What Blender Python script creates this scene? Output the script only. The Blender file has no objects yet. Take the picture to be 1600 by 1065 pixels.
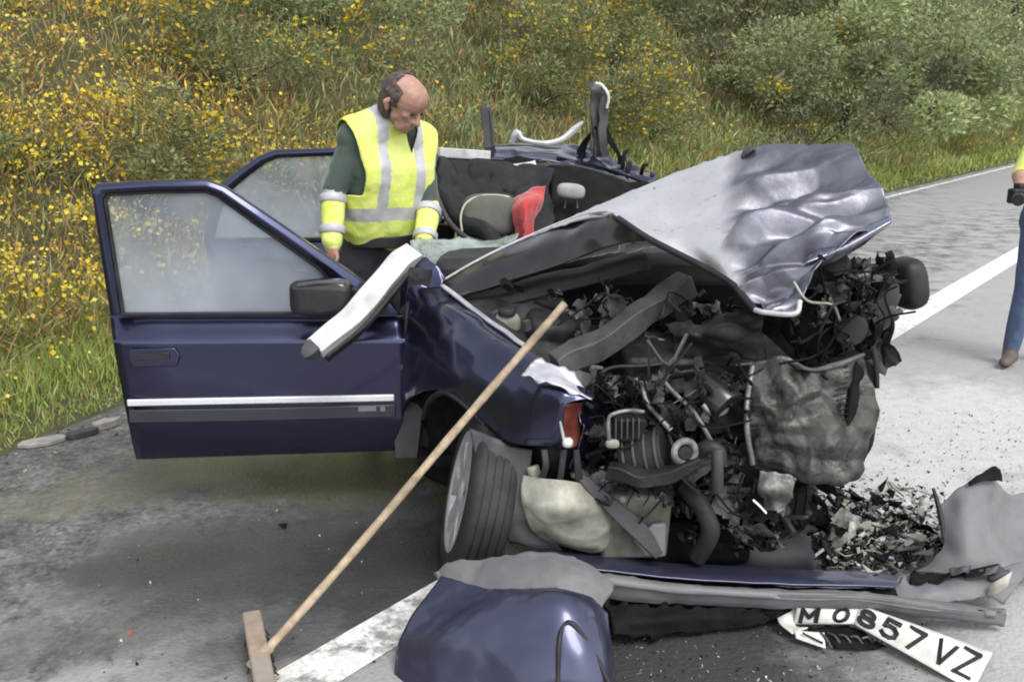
import bpy, bmesh, math, random
import numpy as np
from mathutils import Vector, Matrix

random.seed(7)
RNG = np.random.default_rng(7)
R = math.radians
S = bpy.context.scene
COL = S.collection

# ------------------------------------------------------------------ camera
FPX, CX, CY, PITCH, CAMH = 1500.0, 800.0, 532.5, R(14.0), 1.6
cam_d = bpy.data.cameras.new('camera')
cam = bpy.data.objects.new('camera', cam_d)
COL.objects.link(cam)
cam.location = (0, 0, CAMH)
cam.rotation_euler = (R(90) - PITCH, 0, 0)
cam_d.sensor_width = 36.0
cam_d.lens = FPX / 1600.0 * 36.0
cam_d.clip_start = 0.05
cam_d.clip_end = 2000
S.camera = cam

# ------------------------------------------------------------------ sky, sun, exposure
SUN_EL, SUN_AZ = R(52), R(150)      # azimuth measured clockwise from +Y
w = bpy.data.worlds.new('World')
S.world = w
w.use_nodes = True
nt = w.node_tree
nt.nodes.clear()
sky = nt.nodes.new('ShaderNodeTexSky')
sky.sky_type = 'NISHITA'
sky.sun_disc = False
sky.sun_elevation = SUN_EL
sky.sun_rotation = SUN_AZ
sky.air_density = 1.0
sky.dust_density = 1.0
sky.ozone_density = 1.0
hs = nt.nodes.new('ShaderNodeHueSaturation')
hs.inputs['Saturation'].default_value = 0.22      # thin overcast: nearly white sky
bgn = nt.nodes.new('ShaderNodeBackground')
bgn.inputs['Strength'].default_value = 0.15
wo = nt.nodes.new('ShaderNodeOutputWorld')
nt.links.new(sky.outputs[0], hs.inputs['Color'])
nt.links.new(hs.outputs[0], bgn.inputs['Color'])
nt.links.new(bgn.outputs[0], wo.inputs['Surface'])

sun_d = bpy.data.lights.new('sun', 'SUN')
sun_d.energy = 1.3
sun_d.angle = R(28)
sun_d.color = (1.0, 0.96, 0.9)
sun = bpy.data.objects.new('sun', sun_d)
COL.objects.link(sun)
sd = Vector((math.sin(SUN_AZ) * math.cos(SUN_EL), math.cos(SUN_AZ) * math.cos(SUN_EL), math.sin(SUN_EL)))
sun.rotation_euler = (-sd).to_track_quat('-Z', 'Y').to_euler()

S.view_settings.view_transform = 'Standard'
S.view_settings.look = 'None'
S.view_settings.exposure = 0.98
S.view_settings.gamma = 1.0
S.view_settings.use_curve_mapping = False
S.render.engine = 'CYCLES'
S.cycles.use_denoising = True
S.cycles.max_bounces = 8
S.cycles.transparent_max_bounces = 12
S.cycles.caustics_reflective = False
S.cycles.caustics_refractive = False
S.cycles.filter_width = 1.9

# ------------------------------------------------------------------ pixel -> place helpers
FWD = np.array((0, math.cos(PITCH), -math.sin(PITCH)))
UPV = np.array((0, math.sin(PITCH), math.cos(PITCH)))
CAMP = np.array((0, 0, CAMH))

def ray(px, py):
    return FWD + np.array((1.0, 0, 0)) * ((px - CX) / FPX) + UPV * (-(py - CY) / FPX)
def at(px, py, Y):                 # point on that ray at world depth Y
    d = ray(px, py)
    return CAMP + d * (Y / d[1])
def az(px, py, z=0.0):             # point on that ray at height z
    d = ray(px, py)
    return CAMP + d * ((z - CAMH) / d[2])
def ap(px, py, p0, n):             # point on that ray on a plane
    d = ray(px, py)
    p0 = np.array(p0, float); n = np.array(n, float)
    return CAMP + d * (np.dot(p0 - CAMP, n) / np.dot(d, n))
def A(*t):                         # list of (px,py,Y) -> points
    return [at(*q) for q in t]

# ------------------------------------------------------------------ numpy noise
_PERM = RNG.random((64, 64, 64))
def vnoise(p, scale=1.0, seed=0):
    p = np.asarray(p, float) * scale + seed * 17.31
    i = np.floor(p).astype(int); f = p - i
    f = f * f * (3 - 2 * f)
    r = 0
    for dx in (0, 1):
        for dy in (0, 1):
            for dz in (0, 1):
                wgt = (f[..., 0] if dx else 1 - f[..., 0]) * (f[..., 1] if dy else 1 - f[..., 1]) * (f[..., 2] if dz else 1 - f[..., 2])
                r = r + wgt * _PERM[(i[..., 0] + dx) % 64, (i[..., 1] + dy) % 64, (i[..., 2] + dz) % 64]
    return r * 2 - 1
def fbm(p, scale=1.0, seed=0, octv=3):
    r, a = 0, 1.0
    for k in range(octv):
        r = r + a * vnoise(p, scale * 2 ** k, seed + k); a *= 0.5
    return r
def folds(p, seed=0, n=5, lam=0.14):
    """creased-sheet field: sharp triangular folds in several directions"""
    rg = np.random.default_rng(seed)
    p = np.asarray(p, float)
    p = p + 0.05 * np.stack([vnoise(p, 5, seed + 3), vnoise(p, 5, seed + 4), vnoise(p, 5, seed + 5)], -1)
    r = 0
    for k in range(n):
        d = rg.normal(size=3); d /= np.linalg.norm(d)
        l = lam * (0.6 + 0.9 * rg.random())
        t = p @ d / l + rg.random()
        tri = np.abs((t % 1.0) - 0.5) * 2
        r = r + (tri - 0.5) * l / lam * (0.5 + 0.5 * vnoise(p, 4, seed + 10 + k))
    return r / n * 2

def cells(p, seed=0, n=70, stretch=(1, 0, 0), k=2.4, slope=0.5, hv=0.02, vmin=0.0, crest=True):
    """sharp-ridged crumple: lower envelope of cones, elongated along one direction"""
    rg = np.random.default_rng(seed)
    p = np.asarray(p, float); sh = p.shape[:-1]; q = p.reshape(-1, 3)
    pool = p[:, int(vmin * p.shape[1]):].reshape(-1, 3)
    c = pool[rg.integers(0, len(pool), n)] + rg.normal(0, 0.01, (n, 3)); h = rg.normal(0, hv, n)
    st = np.array(stretch, float); st /= np.linalg.norm(st)
    best = np.full(len(q), 1e9)
    for i in range(n):
        d = q - c[i]; a = d @ st
        r = np.sqrt(np.maximum((d * d).sum(1) - a * a, 0) + (a / k) ** 2 + 6e-6)
        best = np.minimum(best, r * slope + h[i])
    if crest:                        # a second set turned over gives sharp crests as well as valleys
        top = cells(p, seed + 50, n, stretch, k, slope, hv, vmin, False).ravel()
        best = 0.62 * (best - best.mean()) - 0.62 * top
    return (best - best.mean()).reshape(sh)

# ------------------------------------------------------------------ materials
def nodemat(name):
    m = bpy.data.materials.new(name)
    m.use_nodes = True
    t = m.node_tree
    t.nodes.clear()
    out = t.nodes.new('ShaderNodeOutputMaterial')
    return m, t, out
def N(t, typ, **kw):
    n = t.nodes.new(typ)
    for k, v in kw.items():
        setattr(n, k, v)
    return n
def setin(n, **kw):
    for k, v in kw.items():
        n.inputs[k.replace('_', ' ')].default_value = v
def c4(c):
    return (c[0], c[1], c[2], 1.0)
def noise_node(t, scale, detail=4.0, rough=0.6, coord='Object'):
    tc = N(t, 'ShaderNodeTexCoord')
    nz = N(t, 'ShaderNodeTexNoise')
    nz.inputs['Scale'].default_value = scale
    nz.inputs['Detail'].default_value = detail
    nz.inputs['Roughness'].default_value = rough
    t.links.new(tc.outputs[coord], nz.inputs['Vector'])
    return nz
def ramp(t, src, stops):
    r = N(t, 'ShaderNodeValToRGB')
    els = r.color_ramp.elements
    while len(els) < len(stops):
        els.new(0.5)
    for e, (p, c) in zip(els, stops):
        e.position = p
        e.color = c4(c) if not isinstance(c, (int, float)) else (c, c, c, 1)
    t.links.new(src, r.inputs['Fac'])
    return r
def pmat(name, c1, c2=None, rough=0.5, metal=0.0, scale=12.0, bump=0.0, bscale=60.0, coat=0.0, rvar=0.15,
         dirt=None, dirt_amt=0.4, dscale=5.0, spec=0.5, sheen=0.0):
    m, t, out = nodemat(name)
    p = N(t, 'ShaderNodeBsdfPrincipled')
    c2 = c2 or tuple(x * 0.75 for x in c1)
    nz = noise_node(t, scale)
    rp = ramp(t, nz.outputs['Fac'], [(0.35, c1), (0.65, c2)])
    col = rp.outputs['Color']
    rsrc = None
    if dirt:
        n2 = noise_node(t, dscale, 6, 0.7)
        r2 = ramp(t, n2.outputs['Fac'], [(0.5 - 0.25 * dirt_amt, 0.0), (0.85 - 0.3 * dirt_amt, 1.0)])
        mx = N(t, 'ShaderNodeMixRGB')
        t.links.new(r2.outputs['Color'], mx.inputs['Fac'])
        t.links.new(col, mx.inputs['Color1'])
        mx.inputs['Color2'].default_value = c4(dirt)
        col = mx.outputs['Color']
        mt = N(t, 'ShaderNodeMath', operation='MULTIPLY_ADD')
        t.links.new(r2.outputs['Color'], mt.inputs[0]); mt.inputs[1].default_value = -metal * 0.85; mt.inputs[2].default_value = metal
        t.links.new(mt.outputs[0], p.inputs['Metallic'])
        rr = N(t, 'ShaderNodeMath', operation='MULTIPLY_ADD')
        t.links.new(r2.outputs['Color'], rr.inputs[0]); rr.inputs[1].default_value = 0.8 - rough; rr.inputs[2].default_value = rough
        t.links.new(rr.outputs[0], p.inputs['Roughness'])
        cc = N(t, 'ShaderNodeMath', operation='MULTIPLY_ADD')
        t.links.new(r2.outputs['Color'], cc.inputs[0]); cc.inputs[1].default_value = -coat * 0.9; cc.inputs[2].default_value = coat
        t.links.new(cc.outputs[0], p.inputs['Coat Weight'])
    else:
        n3 = noise_node(t, scale * 2.3)
        mr = N(t, 'ShaderNodeMapRange')
        mr.inputs['To Min'].default_value = max(0.03, rough - rvar); mr.inputs['To Max'].default_value = min(1, rough + rvar)
        t.links.new(n3.outputs['Fac'], mr.inputs['Value'])
        t.links.new(mr.outputs['Result'], p.inputs['Roughness'])
        p.inputs['Metallic'].default_value = metal
        p.inputs['Coat Weight'].default_value = coat
    t.links.new(col, p.inputs['Base Color'])
    p.inputs['Specular IOR Level'].default_value = spec
    p.inputs['Coat Roughness'].default_value = 0.08
    p.inputs['Sheen Weight'].default_value = sheen
    if bump:
        nb = noise_node(t, bscale, 5, 0.65)
        bp = N(t, 'ShaderNodeBump')
        bp.inputs['Strength'].default_value = bump
        bp.inputs['Distance'].default_value = 0.01
        t.links.new(nb.outputs['Fac'], bp.inputs['Height'])
        t.links.new(bp.outputs['Normal'], p.inputs['Normal'])
    t.links.new(p.outputs[0], out.inputs['Surface'])
    return m

M = {}
M['paint'] = pmat('blue metallic paint', (0.046, 0.050, 0.098), (0.041, 0.045, 0.088), rough=0.25, metal=0.88, scale=2, coat=0.45, rvar=0.06, bump=0.03, bscale=5)
M['paint_bumper'] = pmat('washed blue paint', (0.078, 0.082, 0.142), (0.064, 0.068, 0.118), rough=0.33, metal=0.7, scale=3, coat=0.4, bump=0.03, bscale=6)
M['paint_sky_pale'] = pmat('sky pale paint', (0.66, 0.65, 0.69), (0.54, 0.53, 0.59), rough=0.33, metal=0.75, scale=4, coat=0.15,  # paler copy of the car paint with the sky's reflection put in
                          dirt=(0.52, 0.51, 0.52), dirt_amt=0.25, dscale=5.0, bump=0.1, bscale=24)
M['paint_crushed'] = pmat('creased blue grey paint', (0.27, 0.275, 0.36), (0.19, 0.195, 0.27), rough=0.27, metal=0.9, scale=6, coat=0.3,
                          dirt=(0.42, 0.41, 0.44), dirt_amt=0.08, dscale=11.0, bump=0.15, bscale=34)
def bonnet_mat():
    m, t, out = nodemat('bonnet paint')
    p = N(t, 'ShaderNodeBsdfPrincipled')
    a = N(t, 'ShaderNodeAttribute', attribute_name='SkyToBlue')
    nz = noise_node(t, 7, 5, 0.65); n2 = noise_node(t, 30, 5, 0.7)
    pale = ramp(t, nz.outputs['Fac'], [(0.3, (0.68, 0.68, 0.69)), (0.7, (0.55, 0.55, 0.575))])  # pale tone carries the sky reflection of the flat panel
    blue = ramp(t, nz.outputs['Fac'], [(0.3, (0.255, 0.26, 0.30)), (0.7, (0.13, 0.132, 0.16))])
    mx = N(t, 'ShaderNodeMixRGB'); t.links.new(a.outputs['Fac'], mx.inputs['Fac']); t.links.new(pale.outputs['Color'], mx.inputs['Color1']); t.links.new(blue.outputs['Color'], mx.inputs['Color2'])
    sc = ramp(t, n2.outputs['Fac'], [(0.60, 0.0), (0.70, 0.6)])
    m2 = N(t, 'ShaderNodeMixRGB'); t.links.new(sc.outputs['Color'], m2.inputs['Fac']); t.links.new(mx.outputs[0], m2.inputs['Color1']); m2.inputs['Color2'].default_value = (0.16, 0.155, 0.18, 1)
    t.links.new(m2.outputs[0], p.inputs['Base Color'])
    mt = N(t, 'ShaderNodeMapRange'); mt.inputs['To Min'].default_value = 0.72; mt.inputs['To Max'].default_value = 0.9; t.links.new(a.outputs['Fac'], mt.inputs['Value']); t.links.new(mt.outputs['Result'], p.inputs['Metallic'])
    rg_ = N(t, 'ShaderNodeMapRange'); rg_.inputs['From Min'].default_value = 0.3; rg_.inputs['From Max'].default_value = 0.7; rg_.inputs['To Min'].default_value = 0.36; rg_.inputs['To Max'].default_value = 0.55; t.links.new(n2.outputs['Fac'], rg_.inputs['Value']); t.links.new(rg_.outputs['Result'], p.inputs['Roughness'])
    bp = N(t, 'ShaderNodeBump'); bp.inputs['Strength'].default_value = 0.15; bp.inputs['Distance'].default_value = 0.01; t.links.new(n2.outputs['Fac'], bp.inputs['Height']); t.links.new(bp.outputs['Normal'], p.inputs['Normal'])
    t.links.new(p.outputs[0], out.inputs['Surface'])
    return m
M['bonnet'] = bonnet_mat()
M['paint_inner'] = pmat('sooty inner steel', (0.036, 0.036, 0.038), (0.009, 0.009, 0.0095), rough=0.6, metal=0.3, scale=7, bump=0.25, bscale=40,
                        dirt=(0.10, 0.098, 0.095), dirt_amt=0.2, spec=0.3)
M['grey_steel'] = pmat('dusty grey steel', (0.085, 0.085, 0.088), (0.028, 0.028, 0.029), rough=0.55, metal=0.5, scale=8, bump=0.2, bscale=50,
                       dirt=(0.085, 0.083, 0.08), dirt_amt=0.3)
M['black'] = pmat('black plastic', (0.016, 0.016, 0.018), (0.028, 0.028, 0.03), rough=0.5, scale=10, bump=0.1, bscale=90,
                  dirt=(0.045, 0.044, 0.042), dirt_amt=0.12, spec=0.3)
M['soot'] = pmat('sooty black', (0.006, 0.006, 0.0065), (0.012, 0.0115, 0.0115), rough=0.75, scale=14, bump=0.3, bscale=60, spec=0.12)
M['gloss_black'] = pmat('glossy black', (0.012, 0.012, 0.014), (0.02, 0.02, 0.022), rough=0.22, scale=8, coat=0.2)
M['grey_plastic'] = pmat('grey plastic', (0.155, 0.155, 0.168), (0.115, 0.115, 0.126), rough=0.55, scale=6, bump=0.1, bscale=120,
                         dirt=(0.2, 0.196, 0.19), dirt_amt=0.25)
M['dark_grey'] = pmat('dark grey plastic', (0.058, 0.058, 0.066), (0.040, 0.040, 0.046), rough=0.5, scale=6, bump=0.08, bscale=120,
                      dirt=(0.10, 0.098, 0.094), dirt_amt=0.15)
M['alu'] = pmat('dull aluminium', (0.36, 0.35, 0.33), (0.14, 0.136, 0.13), rough=0.45, metal=0.7, scale=22, bump=0.4, bscale=45,
                dirt=(0.05, 0.047, 0.042), dirt_amt=0.55, dscale=14)
M['engine'] = pmat('oily engine metal', (0.036, 0.035, 0.034), (0.008, 0.0078, 0.0075), rough=0.42, metal=0.55, scale=20, bump=0.4, bscale=55,
                   dirt=(0.028, 0.026, 0.023), dirt_amt=0.4, spec=0.3)
M['chrome'] = pmat('bright trim', (0.78, 0.78, 0.8), (0.7, 0.7, 0.72), rough=0.28, metal=0.35, scale=6)
M['pale_metal'] = pmat('pale bent trim', (0.62, 0.61, 0.62), (0.48, 0.47, 0.49), rough=0.45, metal=0.2, scale=14, bump=0.2, bscale=40,
                       dirt=(0.25, 0.24, 0.23), dirt_amt=0.2)
M['rubber'] = pmat('tyre rubber', (0.018, 0.018, 0.020), (0.03, 0.0295, 0.031), rough=0.75, scale=9, bump=0.15, bscale=90,
                   dirt=(0.06, 0.058, 0.055), dirt_amt=0.15, spec=0.3)
M['hub'] = pmat('silver wheel trim', (0.68, 0.68, 0.69), (0.55, 0.55, 0.56), rough=0.38, metal=0.5, scale=9,
                dirt=(0.13, 0.12, 0.11), dirt_amt=0.05)
M['tank'] = pmat('aged white plastic', (0.46, 0.45, 0.38), (0.28, 0.28, 0.23), rough=0.5, scale=9, bump=0.3, bscale=30,
                 dirt=(0.17, 0.16, 0.13), dirt_amt=0.6, dscale=7)
M['tank2'] = pmat('grimy green grey plastic', (0.22, 0.22, 0.175), (0.10, 0.10, 0.082), rough=0.5, scale=9, bump=0.1, bscale=40,
                  dirt=(0.055, 0.05, 0.042), dirt_amt=0.4)
M['red_cloth'] = pmat('red cloth', (0.46, 0.035, 0.035), (0.32, 0.02, 0.022), rough=0.9, scale=12, bump=0.3, bscale=70, sheen=0.3)
M['amber'] = pmat('brown red lamp', (0.22, 0.06, 0.04), (0.12, 0.035, 0.025), rough=0.25, scale=15, coat=0.4)
M['seat'] = pmat('charcoal seat fabric', (0.016, 0.017, 0.019), (0.009, 0.0095, 0.011), rough=0.9, scale=30, bump=0.3, bscale=140)
M['seat_green'] = pmat('grey green seat fabric', (0.10, 0.108, 0.09), (0.085, 0.09, 0.078), rough=0.9, scale=18, bump=0.3, bscale=140)
M['beige'] = pmat('pale piping', (0.48, 0.46, 0.38), rough=0.7)
M['light_fabric'] = pmat('pale grey lining', (0.36, 0.345, 0.34), (0.27, 0.26, 0.25), rough=0.85, scale=9, bump=0.2, bscale=60)
M['wood'] = pmat('pale broom wood', (0.46, 0.365, 0.25), (0.30, 0.225, 0.145), rough=0.65, scale=30, bump=0.3, bscale=60,
                 dirt=(0.15, 0.115, 0.085), dirt_amt=0.3, dscale=9)
M['wood_dirty'] = pmat('dusty broom wood', (0.36, 0.275, 0.20), (0.25, 0.19, 0.145), rough=0.75, scale=18, bump=0.3, bscale=50,
                       dirt=(0.3, 0.28, 0.25), dirt_amt=0.3)
M['bristle'] = pmat('dark bristle', (0.03, 0.026, 0.022), (0.06, 0.05, 0.04), rough=0.9, scale=40)
M['plate'] = pmat('white plate', (0.74, 0.74, 0.70), (0.6, 0.6, 0.56), rough=0.4, scale=10, dirt=(0.34, 0.33, 0.29), dirt_amt=0.2, dscale=9)
M['ink'] = pmat('black ink', (0.012, 0.012, 0.014), rough=0.5)
M['skin'] = pmat('skin', (0.42, 0.25, 0.19), (0.33, 0.17, 0.125), rough=0.55, scale=26, bump=0.25, bscale=110)
M['hair'] = pmat('greying brown hair', (0.13, 0.10, 0.09), (0.05, 0.036, 0.032), rough=0.75, scale=55, bump=0.9, bscale=140)
M['shirt'] = pmat('dark green shirt', (0.055, 0.082, 0.066), (0.038, 0.06, 0.05), rough=0.85, scale=9, bump=0.5, bscale=14, sheen=0.2)
M['trousers'] = pmat('slate trousers', (0.055, 0.060, 0.072), (0.04, 0.044, 0.055), rough=0.85, scale=9, bump=0.5, bscale=14)
M['hivis'] = pmat('hi-vis yellow', (0.74, 0.82, 0.20), (0.60, 0.72, 0.10), rough=0.75, scale=9, bump=0.9, bscale=9, dirt=(0.55, 0.58, 0.3), dirt_amt=0.15, dscale=8)
M['silver'] = pmat('reflective silver', (0.50, 0.50, 0.52), (0.4, 0.4, 0.42), rough=0.5, metal=0.1, scale=14, bump=0.2, bscale=20)
M['leather'] = pmat('black leather', (0.015, 0.015, 0.016), rough=0.45)
M['jeans'] = pmat('blue jeans', (0.075, 0.11, 0.19), (0.05, 0.075, 0.14), rough=0.85, scale=12, bump=0.5, bscale=16)
M['shoe'] = pmat('brown grey shoe', (0.12, 0.095, 0.08), (0.08, 0.065, 0.055), rough=0.6)
M['sole'] = pmat('dark sole', (0.03, 0.028, 0.027), rough=0.8)
M['bark'] = pmat('dark bark', (0.06, 0.05, 0.04), (0.03, 0.026, 0.022), rough=0.9, scale=8, bump=0.8, bscale=20)

def glass_mat(name, tint, frost, frost_col, rough=0.03, crazed=False):
    m, t, out = nodemat(name)
    tr = N(t, 'ShaderNodeBsdfTransparent'); tr.inputs['Color'].default_value = c4(tint)
    df = N(t, 'ShaderNodeBsdfDiffuse'); df.inputs['Color'].default_value = c4(frost_col)
    tl = N(t, 'ShaderNodeBsdfTranslucent'); tl.inputs['Color'].default_value = c4(frost_col)
    dm = N(t, 'ShaderNodeMixShader'); dm.inputs['Fac'].default_value = 0.5
    t.links.new(df.outputs[0], dm.inputs[1]); t.links.new(tl.outputs[0], dm.inputs[2])
    nz = noise_node(t, 1.8 if not crazed else 9.0, 3, 0.5)
    mr = N(t, 'ShaderNodeMapRange'); mr.inputs['From Min'].default_value = 0.3; mr.inputs['From Max'].default_value = 0.7; mr.inputs['To Min'].default_value = max(0, frost - 0.28); mr.inputs['To Max'].default_value = min(1, frost + 0.28)
    t.links.new(nz.outputs['Fac'], mr.inputs['Value'])
    fac = mr.outputs['Result']
    gl = N(t, 'ShaderNodeBsdfGlossy'); gl.inputs['Roughness'].default_value = rough
    if crazed:
        tc = N(t, 'ShaderNodeTexCoord'); vo = N(t, 'ShaderNodeTexVoronoi', feature='DISTANCE_TO_EDGE'); vo.inputs['Scale'].default_value = 70
        t.links.new(tc.outputs['Object'], vo.inputs['Vector'])
        rp = ramp(t, vo.outputs['Distance'], [(0.0, 0.95), (0.09, 0.0)])
        mxm = N(t, 'ShaderNodeMath', operation='MAXIMUM')
        t.links.new(fac, mxm.inputs[0]); t.links.new(rp.outputs['Color'], mxm.inputs[1])
        fac = mxm.outputs[0]
        v2 = N(t, 'ShaderNodeTexVoronoi'); v2.inputs['Scale'].default_value = 70
        t.links.new(tc.outputs['Object'], v2.inputs['Vector'])
        bp = N(t, 'ShaderNodeBump'); bp.inputs['Strength'].default_value = 0.25
        t.links.new(v2.outputs['Distance'], bp.inputs['Height']); t.links.new(bp.outputs['Normal'], gl.inputs['Normal'])
    m1 = N(t, 'ShaderNodeMixShader')
    t.links.new(fac, m1.inputs['Fac']); t.links.new(tr.outputs[0], m1.inputs[1]); t.links.new(dm.outputs[0], m1.inputs[2])
    fr = N(t, 'ShaderNodeFresnel'); fr.inputs['IOR'].default_value = 1.6
    m2 = N(t, 'ShaderNodeMixShader')
    t.links.new(fr.outputs[0], m2.inputs['Fac']); t.links.new(m1.outputs[0], m2.inputs[1]); t.links.new(gl.outputs[0], m2.inputs[2])
    t.links.new(m2.outputs[0], out.inputs['Surface'])
    return m
M['side_glass'] = glass_mat('dusty sky pale side glass', (0.84, 0.91, 0.93), 0.37, (0.74, 0.79, 0.92))  # frost colour holds both dust and the pale reflection of the sky
M['crazed_glass'] = glass_mat('crazed windscreen glass', (0.76, 0.90, 0.86), 0.5, (0.74, 0.86, 0.80), 0.06, True)
M['strip_dark'] = pmat('dark rubbing strip', (0.030, 0.031, 0.040), (0.024, 0.025, 0.032), rough=0.45, scale=6)

def foliage_mat(name):
    m, t, out = nodemat(name)
    at_ = N(t, 'ShaderNodeAttribute', attribute_name='Col')
    df = N(t, 'ShaderNodeBsdfPrincipled'); df.inputs['Roughness'].default_value = 0.6; df.inputs['Specular IOR Level'].default_value = 0.25
    tl = N(t, 'ShaderNodeBsdfTranslucent')
    mx = N(t, 'ShaderNodeMixShader'); mx.inputs['Fac'].default_value = 0.3
    t.links.new(at_.outputs['Color'], df.inputs['Base Color']); t.links.new(at_.outputs['Color'], tl.inputs['Color'])
    t.links.new(df.outputs[0], mx.inputs[1]); t.links.new(tl.outputs[0], mx.inputs[2])
    t.links.new(mx.outputs[0], out.inputs['Surface'])
    return m
M['foliage'] = foliage_mat('foliage')

# ------------------------------------------------------------------ object helpers
WLOC = {}
def link(o, parent=None, loc=(0, 0, 0)):
    COL.objects.link(o)
    loc = np.array(loc, float)
    WLOC[o] = loc
    if parent is not None:
        o.parent = parent
        o.location = Vector(loc - WLOC[parent])
    else:
        o.location = Vector(loc)
    return o
def tag(o, label=None, cat=None, group=None, kind=None):
    if label: o['label'] = label
    if cat: o['category'] = cat
    if group: o['group'] = group
    if kind: o['kind'] = kind
    return o
def thing(name, label, cat, loc=(0, 0, 0), group=None):
    o = bpy.data.objects.new(name, None)
    o.empty_display_size = 0.1
    link(o, None, loc)
    return tag(o, label, cat, group)
def mesh(name, V, Fc, mat, parent=None, smooth=True, solid=0.0, soff=-1.0, bevel=0.0, sub=0, origin=None, mats=None, midx=None, auto=None):
    V = np.asarray(V, float).reshape(-1, 3)
    c = np.array(origin, float) if origin is not None else (V.min(0) + V.max(0)) / 2
    me = bpy.data.meshes.new(name)
    me.from_pydata((V - c).tolist(), [], [list(map(int, f)) for f in Fc])
    me.materials.append(M[mat] if isinstance(mat, str) else mat)
    for mm in (mats or []):
        me.materials.append(M[mm])
    if midx is not None:
        me.polygons.foreach_set('material_index', np.asarray(midx, np.int32))
    if smooth:
        me.polygons.foreach_set('use_smooth', np.ones(len(me.polygons), bool))
        if auto is not None:
            me.set_sharp_from_angle(angle=R(auto))
    me.update()
    o = bpy.data.objects.new(name, me)
    link(o, parent, c)
    if solid:
        md = o.modifiers.new('solid', 'SOLIDIFY'); md.thickness = solid; md.offset = soff
    if bevel:
        md = o.modifiers.new('bevel', 'BEVEL'); md.width = bevel; md.segments = 2; md.limit_method = 'ANGLE'; md.angle_limit = R(40)
    if sub:
        md = o.modifiers.new('sub', 'SUBSURF'); md.levels = sub; md.render_levels = sub
    return o

def crm(P, n):
    """Catmull-Rom resample of points along axis 0 to n samples"""
    P = np.asarray(P, float)
    k = len(P)
    if k == 2:
        t = np.linspace(0, 1, n).reshape((-1,) + (1,) * (P.ndim - 1))
        return P[0] * (1 - t) + P[1] * t
    Q = np.concatenate([2 * P[:1] - P[1:2], P, 2 * P[-1:] - P[-2:-1]], 0)
    t = np.linspace(0, k - 1, n); i = np.minimum(t.astype(int), k - 2); f = (t - i).reshape((-1,) + (1,) * (P.ndim - 1))
    p0, p1, p2, p3 = Q[i], Q[i + 1], Q[i + 2], Q[i + 3]
    return 0.5 * (2 * p1 + (p2 - p0) * f + (2 * p0 - 5 * p1 + 4 * p2 - p3) * f ** 2 + (3 * p1 - p0 - 3 * p2 + p3) * f ** 3)
def lin(P, n):
    P = np.asarray(P, float); k = len(P)
    t = np.linspace(0, k - 1, n); i = np.minimum(t.astype(int), k - 2); f = (t - i).reshape((-1,) + (1,) * (P.ndim - 1))
    return P[i] * (1 - f) + P[i + 1] * f
def gridfaces(n, m, off=0):
    i, j = np.meshgrid(np.arange(n - 1), np.arange(m - 1), indexing='ij')
    a = (i * m + j + off).ravel()
    return np.stack([a, a + 1, a + m + 1, a + m], 1)
def gnorm(G):
    du = np.gradient(G, axis=0); dv = np.gradient(G, axis=1)
    nn = np.cross(du, dv)
    return nn / (np.linalg.norm(nn, axis=-1, keepdims=True) + 1e-9)
def sheet(name, rows, mat, parent=None, n=None, m=None, thick=0.004, crumple=0.0, lam=0.14, seed=1, wob=0.0, edge=0.0, mask=None,
          px=True, linear=False, soff=-1.0, smooth=True, wscale=7, flip=None, crush=None, split=None):
    """surface through a grid of (px,py,Y) or xyz points, with creases"""
    G = np.array([[at(*q) if px else q for q in r] for r in rows], float)
    n = n or (len(rows) - 1) * 8 + 1
    m = m or (len(rows[0]) - 1) * 8 + 1
    f = lin if linear else crm
    G = f(G, n)
    G = f(G.transpose(1, 0, 2), m).transpose(1, 0, 2)
    nn = gnorm(G)
    d = 0
    if crumple:
        d = d + crumple * folds(G, seed, 5, lam)
    if wob:
        d = d + wob * fbm(G, wscale, seed, 3)
    if crush:
        d = d + cells(G, **crush)
    if mask is not None:
        u = np.linspace(0, 1, n)[:, None]; v = np.linspace(0, 1, m)[None, :]
        d = d * mask(u, v)
    G = G + nn * (d[..., None] if not np.isscalar(d) else 0)
    if edge:
        e = edge * vnoise(G, 40, seed + 9)[..., None]
        k = np.zeros((n, m, 1)); k[0] = k[-1] = 1; k[:, 0] = k[:, -1] = 1
        G = G + k * e * np.array((0.5, 0.2, 1.0))
    FF = gridfaces(n, m)
    if flip is None:
        flip = float(np.mean(np.sum(gnorm(G) * (CAMP - G), -1))) > 0
    # mesh faces run i->j, so their normal is the opposite of gnorm
    o = mesh(name, G.reshape(-1, 3), FF[:, ::-1] if flip else FF, mat, parent, smooth, thick, soff)
    if split:                       # colour changes gradually across the sheet: 0 pale, sky reflection painted in .. 1 creased blue paint
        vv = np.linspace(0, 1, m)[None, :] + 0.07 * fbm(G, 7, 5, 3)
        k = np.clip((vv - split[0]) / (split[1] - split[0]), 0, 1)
        ca = o.data.color_attributes.new('SkyToBlue', 'FLOAT_COLOR', 'POINT')
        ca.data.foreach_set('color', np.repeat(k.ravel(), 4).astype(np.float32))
    return o

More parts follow.
